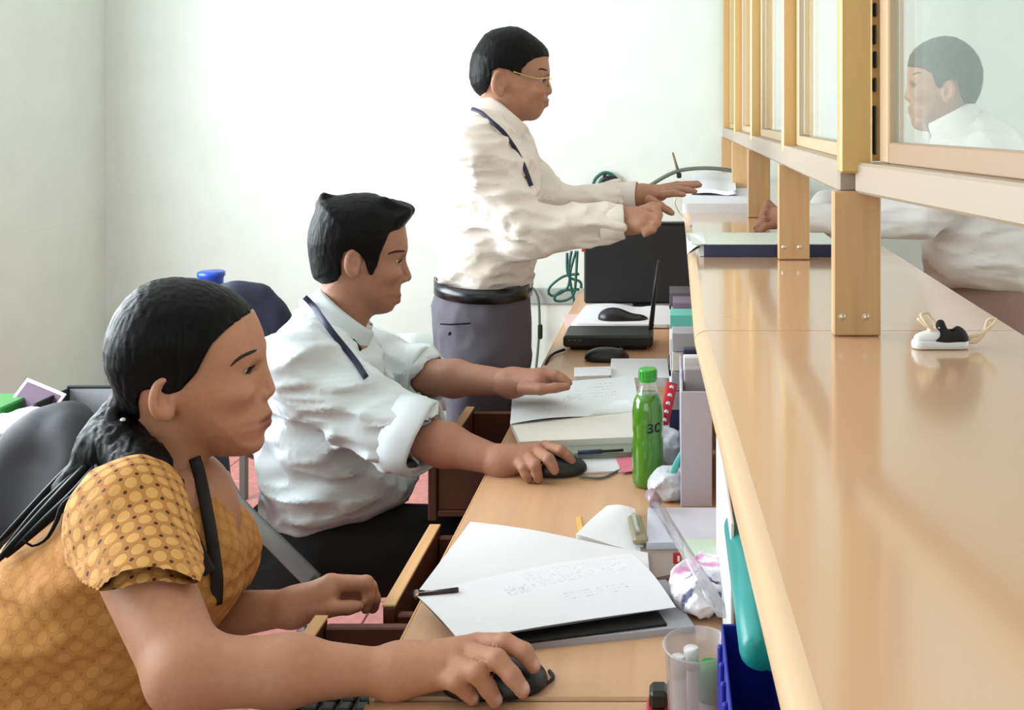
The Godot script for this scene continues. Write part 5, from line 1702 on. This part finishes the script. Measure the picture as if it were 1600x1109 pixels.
	for b in [[1040, 735, 0.038, 0.04, "crumpled whitish plastic bag behind the green bottle"], [1050, 778, 0.032, 0.026, "small crumpled plastic bag in front of the lilac box"]]:
		fd = Field.new(Vector3(-0.06, -0.01, -0.06), Vector3(0.06, 0.11, 0.06), 0.004)
		fd.ell(Vector3(0, b[3] * 0.9, 0), Vector3(b[2], b[3], b[2] * 0.8), 0.02)
		fd.folds(fold_noise(int(b[0]), 20.0), Basis(), -0.007)
		fd.plane(Vector3(0, -1, 0), Vector3(0, 0.001, 0), 0.002)
		pa = Acc.new()
		fd.into(pa, Transform3D())
		var o := part("plastic_bag", pa.mesh(), bag, null, PH(b[0], b[1], DESK) + Vector3(-0.005, 0, 0))
		tag(o, b[4], "bag")
	var tl := thing("teal_strap", "light teal ribbon curling beside the bottle", "ribbon", PH(1040, 775, DESK))
	part("ribbon", tube(smooth_path([P(1068, 706, 1.62) - tl.position, P(1055, 730, 1.61) - tl.position, P(1047, 755, 1.61) - tl.position, PH(1036, 775, DESK + 0.004) - tl.position], 14), 0.007, 6, 0.25, Vector3(0.4, 0, 1).normalized()), M.teal_light, tl)

	make_bottle()
	# --- papers held by the seated man
	var up := func(u: float, v: float) -> float: return 0.012 * sin(u * PI) * (1.0 - v) + 0.004 * sin(u * 6.0)
	paper("pencilled white drawing held by the seated man", [800, 623, 990, 585, 1000, 640, 797, 662], DESK + 0.035, plan, up)
	paper("blank white lower page of the drawing under his hand", [797, 662, 1000, 641, 1000, 682, 812, 690], DESK + 0.026, M.paper_warm, func(u, v): return 0.008 * (1.0 - v), 0.012)
	block("grey_magazine", "grey green magazine below the drawing, behind the man's mouse", "magazine", [862, 684, 990, 680, 986, 706, 880, 709], DESK + 0.004, 0.01, mat("magazine_grey", Color(0.50, 0.53, 0.47), 0.5))
	block("white_envelope", "white envelope lying by the seated man's mouse", "envelope", [885, 712, 985, 706, 985, 735, 890, 738], DESK + 0.0005, 0.003, M.paper)
	block("pink_slip", "pink slip of paper beside the bottle", "paper slip", [962, 715, 988, 713, 992, 735, 972, 738], DESK + 0.004, 0.001, M.pink_card)
	var p2 := thing("pen", "dark blue pen lying on the grey magazine", "pen", PH(938, 706, DESK + 0.018))
	part("barrel", tube([PH(903, 707, DESK + 0.018) - p2.position, PH(940, 705, DESK + 0.018) - p2.position], 0.0042, 8), M.navy_card, p2)
	part("refill", tube([PH(940, 705, DESK + 0.018) - p2.position, PH(974, 703, DESK + 0.018) - p2.position], 0.0026, 8), M.soft_black, p2)
	paper("white roll of paper lying above the drawing", [897, 574, 955, 572, 955, 586, 897, 588], DESK + 0.03, M.paper, flat, 0.025)
	block("white_box", "flat white box with a red line along its front", "box", [955, 560, 1042, 560, 1046, 590, 952, 590], DESK, 0.022, M.white_plastic)
	var ln := part("red_line", box(Vector3(0.145, 0.0035, 0.002), 0.0005), M.red_card, get_node("white_box"), Vector3(0, 0.006, 0))
	ln.position = Vector3(0, 0.005, PH(1000, 590, DESK).z - get_node("white_box").position.z + 0.03)
	make_router()
	make_far()
	make_counter_things()
	make_left_side()

func make_bottle() -> void:
	var o := thing("drink_bottle", "green tea bottle with a bright green cap on the desk", "bottle", PH(1012, 757, DESK))
	var liq := mat("green_tea", Color(0.25, 0.48, 0.06), 0.18)
	liq.clearcoat_enabled = true
	liq.clearcoat = 0.8
	liq.clearcoat_roughness = 0.08
	var hull := mat("bottle_clear", Color(0.75, 0.85, 0.78, 0.22), 0.06)
	hull.transparency = BaseMaterial3D.TRANSPARENCY_ALPHA
	part("tea", lathe([0.0, 0.001, 0.022, 0.001, 0.026, 0.006, 0.0275, 0.016, 0.0265, 0.03, 0.0275, 0.05, 0.0272, 0.08, 0.0255, 0.09, 0.0272, 0.10, 0.0275, 0.13, 0.0245, 0.148, 0.019, 0.160, 0.0, 0.1605], 28), liq, o)
	part("shoulder", lathe([0.0195, 0.160, 0.0155, 0.170, 0.0135, 0.182, 0.0135, 0.186], 28), hull, o)
	var st := begin()
	var n := 36
	for k in n:
		var a := TAU * k / n
		var b := TAU * (k + 1) / n
		var r0 := 0.0158 + (0.0007 if k % 2 == 0 else 0.0)
		var pp := func(r, y, t): return Vector3(r * cos(t), y, r * sin(t))
		quad(st, pp.call(r0, 0.182, a), pp.call(r0, 0.182, b), pp.call(r0, 0.200, b), pp.call(r0, 0.200, a))
		quad(st, pp.call(r0, 0.200, a), pp.call(r0, 0.200, b), pp.call(0.0145, 0.203, b), pp.call(0.0145, 0.203, a))
		tri(st, pp.call(0.0145, 0.203, a), pp.call(0.0145, 0.203, b), Vector3(0, 0.203, 0))
	part("cap", done(st), mat("bottle_cap", Color(0.20, 0.62, 0.16), 0.35), o)
	# the black figures on the label, bent round the bottle
	var tm := TextMesh.new()
	tm.text = "3C"
	var sf := SystemFont.new()
	sf.font_names = PackedStringArray(["Droid Sans"])
	sf.font_weight = 700
	tm.font = sf
	tm.font_size = 32
	tm.pixel_size = 0.0007
	tm.depth = 0.001
	var arr := tm.get_mesh_arrays() if tm is PrimitiveMesh else []
	var vs: PackedVector3Array = arr[Mesh.ARRAY_VERTEX]
	var ns: PackedVector3Array = arr[Mesh.ARRAY_NORMAL]
	for i in vs.size():
		var an := vs[i].x / 0.0275 + 0.45
		var r := 0.0272 + vs[i].z
		var nn := ns[i]
		ns[i] = Vector3(nn.x * cos(an) + nn.z * sin(an), nn.y, -nn.x * sin(an) + nn.z * cos(an))
		vs[i] = Vector3(sin(an) * r, 0.106 + vs[i].y, cos(an) * r)
	arr[Mesh.ARRAY_VERTEX] = vs
	arr[Mesh.ARRAY_NORMAL] = ns
	var am := ArrayMesh.new()
	am.add_surface_from_arrays(Mesh.PRIMITIVE_TRIANGLES, arr)
	part("lettering", am, M.soft_black, o)

func make_router() -> void:
	var o := thing("router", "flat black router with one upright antenna on the far desk", "router", PH(950, 548, DESK) + Vector3(0, 0, -0.06))
	part("case", box(Vector3(0.245, 0.032, 0.13), 0.006), M.router_grey, o, Vector3(0, 0.026, 0))
	part("foot_plate", box(Vector3(0.21, 0.01, 0.10), 0.002), M.soft_black, o, Vector3(0, 0.005, 0))
	for k in 3:
		part("status_mark", box(Vector3(0.008, 0.003, 0.001), 0.0003), M.grey_plastic, o, Vector3(-0.105 + k * 0.014, 0.03, 0.0653))
	part("antenna_joint", tube([Vector3(0.112, 0.04, -0.02), Vector3(0.118, 0.055, -0.02)], 0.007, 10), M.soft_black, o)
	part("antenna", tube([Vector3(0.116, 0.05, -0.02), Vector3(0.128, 0.16, -0.02), Vector3(0.138, 0.235, -0.02)], 0.006, 10, 1.0, Vector3.ZERO, [0.0072, 0.0055, 0.004]), mat("antenna_grey", Color(0.17, 0.19, 0.22), 0.4), o)
	var ph := thing("handset", "rounded black handset lying behind the router", "handset", PH(962, 506, DESK))
	var fd := Field.new(Vector3(-0.09, -0.01, -0.05), Vector3(0.11, 0.06, 0.05), 0.005)
	fd.ell(Vector3(-0.01, 0.02, 0), Vector3(0.045, 0.03, 0.035), 0.02)
	fd.ell(Vector3(0.05, 0.015, 0), Vector3(0.05, 0.016, 0.028), 0.03)
	fd.plane(Vector3(0, -1, 0), Vector3(0, 0.001, 0), 0.002)
	var a := Acc.new()
	fd.into(a, Transform3D())
	part("shell", a.mesh(), M.black_plastic, ph)
	var cb := thing("cable", "black cable curling off the far desk's edge", "cable", PH(868, 556, DESK))
	part("cord", tube(smooth_path([PH(882, 546, DESK + 0.006) - cb.position, PH(866, 552, DESK + 0.006) - cb.position, PH(856, 562, DESK + 0.004) - cb.position, P(850, 585, 2.45) - cb.position, P(848, 640, 2.45) - cb.position], 18), 0.004, 6), M.soft_black, cb)

func make_far() -> void:
	# monitor seen from behind on the far desk
	var o := thing("monitor", "large black monitor standing on the far desk by the counter", "monitor", PH(1000, 484, DESK) + Vector3(0.005, 0, 0.0))
	var z := -0.02
	part("shell", box(Vector3(0.38, 0.265, 0.035), 0.006), M.soft_black, o, Vector3(0.0, 0.152, z))
	part("rear_bulge", box(Vector3(0.30, 0.20, 0.03), 0.01), M.soft_black, o, Vector3(0.0, 0.15, z - 0.03))
	part("bezel", box(Vector3(0.384, 0.008, 0.04), 0.002), M.black_plastic, o, Vector3(0, 0.284, z))
	part("stand_foot", box(Vector3(0.2, 0.012, 0.12), 0.003), M.black_plastic, o, Vector3(0, 0.006, z))
	part("stand_neck", box(Vector3(0.06, 0.06, 0.02), 0.003), M.black_plastic, o, Vector3(0, 0.03, z))
	part("red_label", box(Vector3(0.012, 0.06, 0.004), 0.001), M.red_card, o, Vector3(-0.192, 0.22, z + 0.012))
	paper("white papers fanned out under the monitor", [915, 478, 1045, 483, 1052, 508, 893, 506], DESK + 0.012, M.paper, func(u, v): return 0.010 * (1.0 - v) * absf(sin(u * 5.0)) + 0.002, 0.01)
	paper("pinkish printed papers behind the router", [880, 490, 940, 492, 960, 512, 885, 512], DESK + 0.006, mat("paper_rose", Color(0.84, 0.70, 0.68), 0.7), flat, 0.005)
	# cables beside the monitor
	var cb := thing("cable_bundle", "loops of green cable hanging beside the monitor", "cables", P(890, 470, 3.5))
	var d := 3.45
	for c in [[900, 392, 892, 420, 886, 450, 862, 462, 858, 450, 880, 432, 905, 428], [893, 392, 889, 420, 893, 452, 897, 475, 890, 500], [902, 392, 900, 430, 896, 460, 880, 470, 866, 468, 875, 455, 905, 452], [886, 395, 888, 430, 906, 440, 908, 450]]:
		var pts := []
		for i in range(0, c.size(), 2):
			pts.append(P(c[i], c[i + 1], d) - cb.position)
		part("cord", tube(smooth_path(pts, 30), 0.005, 6), M.cable_green, cb)
	var hk := thing("cable_coil", "black and green cable coil hung on the white wall", "cables", P(948, 285, 4.5))
	for c in [[925, 298, 930, 280, 943, 270, 955, 272, 963, 280], [935, 298, 938, 284, 948, 276], [955, 296, 952, 283, 958, 276, 966, 283, 972, 290], [945, 272, 944, 290, 950, 300]]:
		var pts := []
		for i in range(0, c.size(), 2):
			pts.append(P(c[i], c[i + 1], 4.52) - hk.position)
		part("cord", tube(smooth_path(pts, 20), 0.008, 6), M.cable_green if c[0] < 940 else M.soft_black, hk)
	part("plug", box(Vector3(0.06, 0.05, 0.04), 0.01), M.soft_black, hk, P(955, 283, 4.52) - hk.position)
	var bar := thing("thick_cable", "thick grey green cable arching over the counter's far end", "cable", P(1060, 275, 3.9))
	part("cord", tube(smooth_path([P(1000, 300, 3.9) - bar.position, P(1035, 278, 3.9) - bar.position, P(1060, 267, 3.9) - bar.position, P(1090, 263, 3.9) - bar.position, P(1125, 264, 3.9) - bar.position, P(1150, 270, 3.9) - bar.position, P(1156, 290, 3.9) - bar.position], 24), 0.008, 8), M.cable_grey, bar)
	part("antenna", tube([P(1061, 273, 3.9) - bar.position, P(1051, 238, 3.9) - bar.position], 0.006, 6, 1.0, Vector3.ZERO, [0.007, 0.004]), mat("antenna_brown", Color(0.45, 0.38, 0.3), 0.5), bar)
	part("clamp", box(Vector3(0.02, 0.022, 0.02), 0.004), M.soft_black, bar, P(1061, 274, 3.9) - bar.position)
	var wc := thing("hanging_cable", "thin dark cable with an inline switch hanging down the wall", "cable", P(842, 500, 4.48))
	part("cord", tube(smooth_path([P(828, 446, 4.5) - wc.position, P(840, 462, 4.5) - wc.position, P(843, 500, 4.5) - wc.position, P(841, 540, 4.5) - wc.position, P(836, 590, 4.5) - wc.position], 20), 0.006, 6), M.cable_grey, wc)
	part("inline_switch", box(Vector3(0.022, 0.07, 0.02), 0.006), M.soft_black, wc, P(844, 518, 4.5) - wc.position)
	var tb := structure("shade_strip_1", box(Vector3(0.62, 0.075, 0.02), 0.004), mat("shade_grey", Color(0.62, 0.64, 0.62), 0.6), Vector3(-0.40, EYE - (462.0 - CY) / F * 4.545, -4.54), "grey strip standing in for the shading on the white wall")  # grey strip stands in for a band of shading on the wall

func make_counter_things() -> void:
	# thick file near the second post
	var o := thing("ring_file", "thick pale file with a navy spine lying on the counter", "file", PH(1195, 401.5, TOP))
	var z0 := 0.0
	part("spine", box(Vector3(0.30, 0.0265, 0.004), 0.001), M.navy_card, o, Vector3(0.015, 0.0137, -0.002))
	part("cover", box(Vector3(0.325, 0.002, 0.20), 0.0008), M.folder_pale, o, Vector3(0.0, 0.0282, -0.10))
	part("pages", box(Vector3(0.30, 0.0262, 0.19), 0.001), M.paper, o, Vector3(0.005, 0.0136, -0.10))
	part("loose_corner", sheet(Vector3(-0.172, 0.030, -0.19), Vector3(-0.13, 0.030, -0.19), Vector3(-0.13, 0.03, 0.0), Vector3(-0.172, 0.03, 0.0), func(u, v): return -0.024 * (1.0 - u) * (1.0 - u) * v, 0.0006, 6, 6), M.paper, o)
	# paper stacks at the far end
	block("paper_stack", "white stack of papers on the counter under the man's hand", "papers", [1072, 292, 1182, 292, 1185, 318, 1066, 318], TOP, 0.03, M.paper)
	paper("loose white sheets on top of the paper stack", [1082, 272, 1148, 270, 1150, 300, 1078, 298], TOP + 0.045, M.paper, func(u, v): return 0.008 * absf(sin(u * 4.0)), 0.013)
	var pad := thing("ink_pad", "red ink pad on the polished counter", "ink pad", PH(1121, 330, TOP))
	part("tray", box(Vector3(0.10, 0.012, 0.06), 0.003), M.red_card, pad, Vector3(0, 0.0065, 0))
	part("rim", box(Vector3(0.104, 0.004, 0.064), 0.001), mat("pad_rim", Color(0.5, 0.07, 0.09), 0.4), pad, Vector3(0, 0.002, 0))
	var wire := thing("white_cable", "thin white cable looping over the counter's edge", "cable", P(1060, 320, 2.9))
	part("cord", tube(smooth_path([P(1056, 308, 2.95) - wire.position, P(1054, 318, 2.95) - wire.position, P(1062, 334, 2.95) - wire.position, P(1072, 346, 2.93) - wire.position, PH(1080, 352, TOP + 0.003) - wire.position], 18), 0.003, 6), M.paper_warm, wire)
	var pn := thing("pen", "dark pen in the customer's writing hand", "pen", P(1192, 338, 2.6))
	part("barrel", tube([P(1178, 358, 2.60) - pn.position, P(1200, 322, 2.63) - pn.position], 0.004, 8, 1.0, Vector3.ZERO, [0.0015, 0.0045]), M.navy_card, pn)
	# keyring sneaker
	var s := thing("toy_sneaker", "tiny black and white canvas sneaker keyring on the counter", "keyring", PH(1470, 544, TOP))
	var fd := Field.new(Vector3(-0.048, -0.004, -0.022), Vector3(0.048, 0.05, 0.022), 0.0018)
	fd.cap(Vector3(-0.027, 0.006, 0), Vector3(0.026, 0.006, 0), 0.013, 0.012, 0.004)
	fd.plane(Vector3(0, 1, 0), Vector3(0, 0.012, 0), 0.001)
	fd.plane(Vector3(0, -1, 0), Vector3(0, 0.0005, 0), 0.001)
	var a := Acc.new()
	fd.into(a, Transform3D())
	part("sole", a.mesh(), M.white_plastic, s)
	fd = Field.new(Vector3(-0.045, 0.008, -0.022), Vector3(0.048, 0.05, 0.022), 0.0018)
	fd.cap(Vector3(-0.004, 0.013, 0), Vector3(0.026, 0.014, 0), 0.0115, 0.0112, 0.004)
	fd.cap(Vector3(0.006, 0.016, 0), Vector3(0.022, 0.021, 0), 0.010, 0.0095, 0.006)
	fd.cap(Vector3(0.004, 0.02, 0), Vector3(0.0, 0.032, 0), 0.009, 0.007, 0.005)
	fd.cap(Vector3(0.013, 0.034, 0), Vector3(0.016, 0.02, 0), 0.007, 0.006, 0.004, true)
	a = Acc.new()
	fd.into(a, Transform3D())
	part("upper", a.mesh(), M.soft_black, s)
	fd = Field.new(Vector3(-0.048, 0.008, -0.022), Vector3(0.012, 0.04, 0.022), 0.0018)
	fd.cap(Vector3(-0.028, 0.012, 0), Vector3(-0.008, 0.017, 0), 0.009, 0.011, 0.004)
	fd.plane(Vector3(0, -1, 0), Vector3(0, 0.011, 0), 0.001)
	a = Acc.new()
	fd.into(a, Transform3D())
	part("toe_cap", a.mesh(), M.white_plastic, s)
	var lace_m := mat("lace_cream", Color(0.88, 0.80, 0.68), 0.8)
	part("lace", tube(smooth_path([Vector3(-0.012, 0.026, 0.008), Vector3(-0.022, 0.036, 0.010), Vector3(-0.028, 0.046, 0.004), Vector3(-0.018, 0.048, 0.0), Vector3(-0.012, 0.040, -0.003), Vector3(-0.006, 0.034, 0.0)], 24), 0.0022, 6), lace_m, s)
	part("lace", tube(smooth_path([Vector3(-0.010, 0.028, -0.008), Vector3(-0.026, 0.034, -0.006), Vector3(-0.030, 0.040, 0.0), Vector3(-0.02, 0.030, 0.004)], 18), 0.002, 6), lace_m, s)
	part("cord", tube(smooth_path([Vector3(0.036, 0.014, 0), Vector3(0.050, 0.018, 0.0), Vector3(0.062, 0.022, -0.006), Vector3(0.076, 0.030, -0.012), Vector3(0.080, 0.036, -0.016), Vector3(0.070, 0.034, -0.018), Vector3(0.062, 0.016, -0.012), Vector3(0.050, 0.009, -0.004), Vector3(0.037, 0.009, 0.0)], 36), 0.0028, 6), lace_m, s)
	for k in 4:
		part("stitch_bar", box(Vector3(0.002, 0.002, 0.016), 0.0006), lace_m, s, Vector3(-0.016 + k * 0.004, 0.0255 + k * 0.0012, 0))

func make_left_side() -> void:
	# side table under the window with its clutter
	var t := thing("side_table", "low side table with clutter below the window", "table", Vector3(-1.85, 0, -2.26))
	part("tabletop", box(Vector3(1.3, 0.03, 0.5), 0.003), M.white_plastic, t, Vector3(0, 0.645, 0))
	for sx in [-1, 1]:
		for sz in [-1, 1]:
			part("leg", box(Vector3(0.05, 0.63, 0.05), 0.004), M.grey_plastic, t, Vector3(sx * 0.6, 0.315, sz * 0.2))
	var g := thing("green_box", "green cardboard box on the side table", "box", P(0, 650, 2.25) * Vector3(1, 0, 1) + Vector3(-0.02, 0.66, 0))
	part("carton", box(Vector3(0.12, 0.06, 0.12), 0.004), M.green_card, g, Vector3(0, 0.03, 0))
	part("lid", box(Vector3(0.124, 0.015, 0.124), 0.004), M.green_card, g, Vector3(0, 0.058, 0))
	var pb := thing("framed_photo", "purple picture card leaning on the side table", "picture card", P(52, 655, 2.27) * Vector3(1, 0, 1) + Vector3(0, 0.65, 0))
	part("border", box(Vector3(0.115, 0.095, 0.004), 0.001), M.white_plastic, pb, Vector3(0, 0.06, 0), Vector3(-0.6, 0, -0.35))
	part("picture", box(Vector3(0.10, 0.08, 0.0046), 0.001), M.purple_card, pb, Vector3(0, 0.0605, 0.0005), Vector3(-0.6, 0, -0.35))
	var tr := thing("document_tray", "black rimmed document tray on the side table", "tray", P(140, 660, 2.28) * Vector3(1, 0, 1) + Vector3(0, 0.66, 0))
	part("rear_rim", box(Vector3(0.17, 0.07, 0.006), 0.002), M.paper_grey, tr, Vector3(0, 0.035, -0.06))
	part("rim_top", box(Vector3(0.18, 0.007, 0.01), 0.002), M.soft_black, tr, Vector3(0, 0.072, -0.06))
	part("rim_side", box(Vector3(0.008, 0.07, 0.13), 0.002), M.soft_black, tr, Vector3(-0.087, 0.035, 0.0))
	part("base", box(Vector3(0.17, 0.006, 0.18), 0.002), M.soft_black, tr, Vector3(0, 0.003, -0.01))
	fd_cloth()
	var gb := thing("grey_box", "small grey box at the edge of the side table", "box", Vector3(-1.40, 0, -2.05) + Vector3(0, 0.66, 0))
	part("carton", box(Vector3(0.09, 0.06, 0.06), 0.004), M.lilac_card, gb, Vector3(0, 0.03, 0))
	part("flap", box(Vector3(0.094, 0.008, 0.064), 0.002), M.paper_grey, gb, Vector3(0, 0.063, 0))
	# water jug
	var jug := thing("water_jug", "blue water jug with a screw neck by the wall", "jug", P(330, 440, 3.4) * Vector3(1, 0, 1) + Vector3(0, 0.68, 0))
	var cab := thing("jug_stand", "narrow grey stand holding the blue water jug", "stand", P(330, 440, 3.4) * Vector3(1, 0, 1))
	part("top", box(Vector3(0.2, 0.02, 0.2), 0.003), M.grey_plastic, cab, Vector3(0, 0.67, 0))
	for sx in [-1, 1]:
		for sz in [-1, 1]:
			part("leg", box(Vector3(0.025, 0.66, 0.025), 0.003), M.grey_plastic, cab, Vector3(sx * 0.08, 0.33, sz * 0.08))
	part("body", lathe([0.0, 0.001, 0.06, 0.001, 0.07, 0.01, 0.07, 0.07, 0.062, 0.09, 0.045, 0.10, 0.040, 0.112, 0.0, 0.112], 28), M.jug_blue, jug)
	part("cap", lathe([0.040, 0.110, 0.041, 0.135, 0.046, 0.142, 0.046, 0.156, 0.042, 0.159, 0.0, 0.159], 28), M.jug_blue, jug)
	# chairs
	make_chair("navy office chair with a rounded back behind the seated man", Vector3(-1.17, 0, -3.0), deg_to_rad(80.0), 0.13, 0.915, false)
	var mc := make_chair("navy office chair on which the seated man sits", Vector3(P(440, 800, 2.06).x + 0.05, -0.03, -2.08), deg_to_rad(14.0), 0.23, 0.86, false)
	var inv := mc.global_transform.affine_inverse()
	part("side_frame", tube(smooth_path([inv * P(346, 745, 1.86), inv * P(372, 790, 1.82), inv * P(432, 850, 1.78), inv * P(492, 910, 1.76)], 16), 0.017, 8, 0.35, Vector3(0, 0, 1)), M.grey_plastic, mc)
	make_chair("empty navy office chair by the side table", Vector3(-1.30, 0, -1.67), deg_to_rad(-100.0), 0.10, 0.79, false, mat("slate_cloth", Color(0.06, 0.057, 0.095), 0.65))
	make_chair("navy office chair on which the woman sits", Vector3(P(60, 1109, 1.36).x - 0.10, 0, -1.27), deg_to_rad(18.0), 0.24, 0.86, false)
	make_chair("pale grey chair beside the standing man", Vector3(-0.70, 0, -3.10), deg_to_rad(80.0), 0.2, 0.74, false, mat("pale_plastic", Color(0.72, 0.75, 0.73), 0.5))

func fd_cloth() -> void:
	var fd := Field.new(Vector3(-0.14, -0.01, -0.14), Vector3(0.14, 0.12, 0.14), 0.007)
	fd.ell(Vector3(0, 0.03, 0), Vector3(0.09, 0.04, 0.06), 0.02)
	fd.folds(fold_noise(51, 9.0), Basis(), -0.010)
	fd.plane(Vector3(0, -1, 0), Vector3(0, 0.001, 0), 0.003)
	var a := Acc.new()
	fd.into(a, Transform3D())
	var o := part("white_cloth", a.mesh(), M.paper, null, Vector3(-1.44, 0, -2.15) + Vector3(0, 0.66, 0))
	tag(o, "crumpled white cloth heaped on the side table", "cloth")

func _ready() -> void:
	make_view()
	make_materials()
	make_room()
	make_counter()
	make_desks()
	var t := Time.get_ticks_msec()
	make_people()
	print("people ", Time.get_ticks_msec() - t)
	t = Time.get_ticks_msec()
	make_things()
	print("things ", Time.get_ticks_msec() - t)
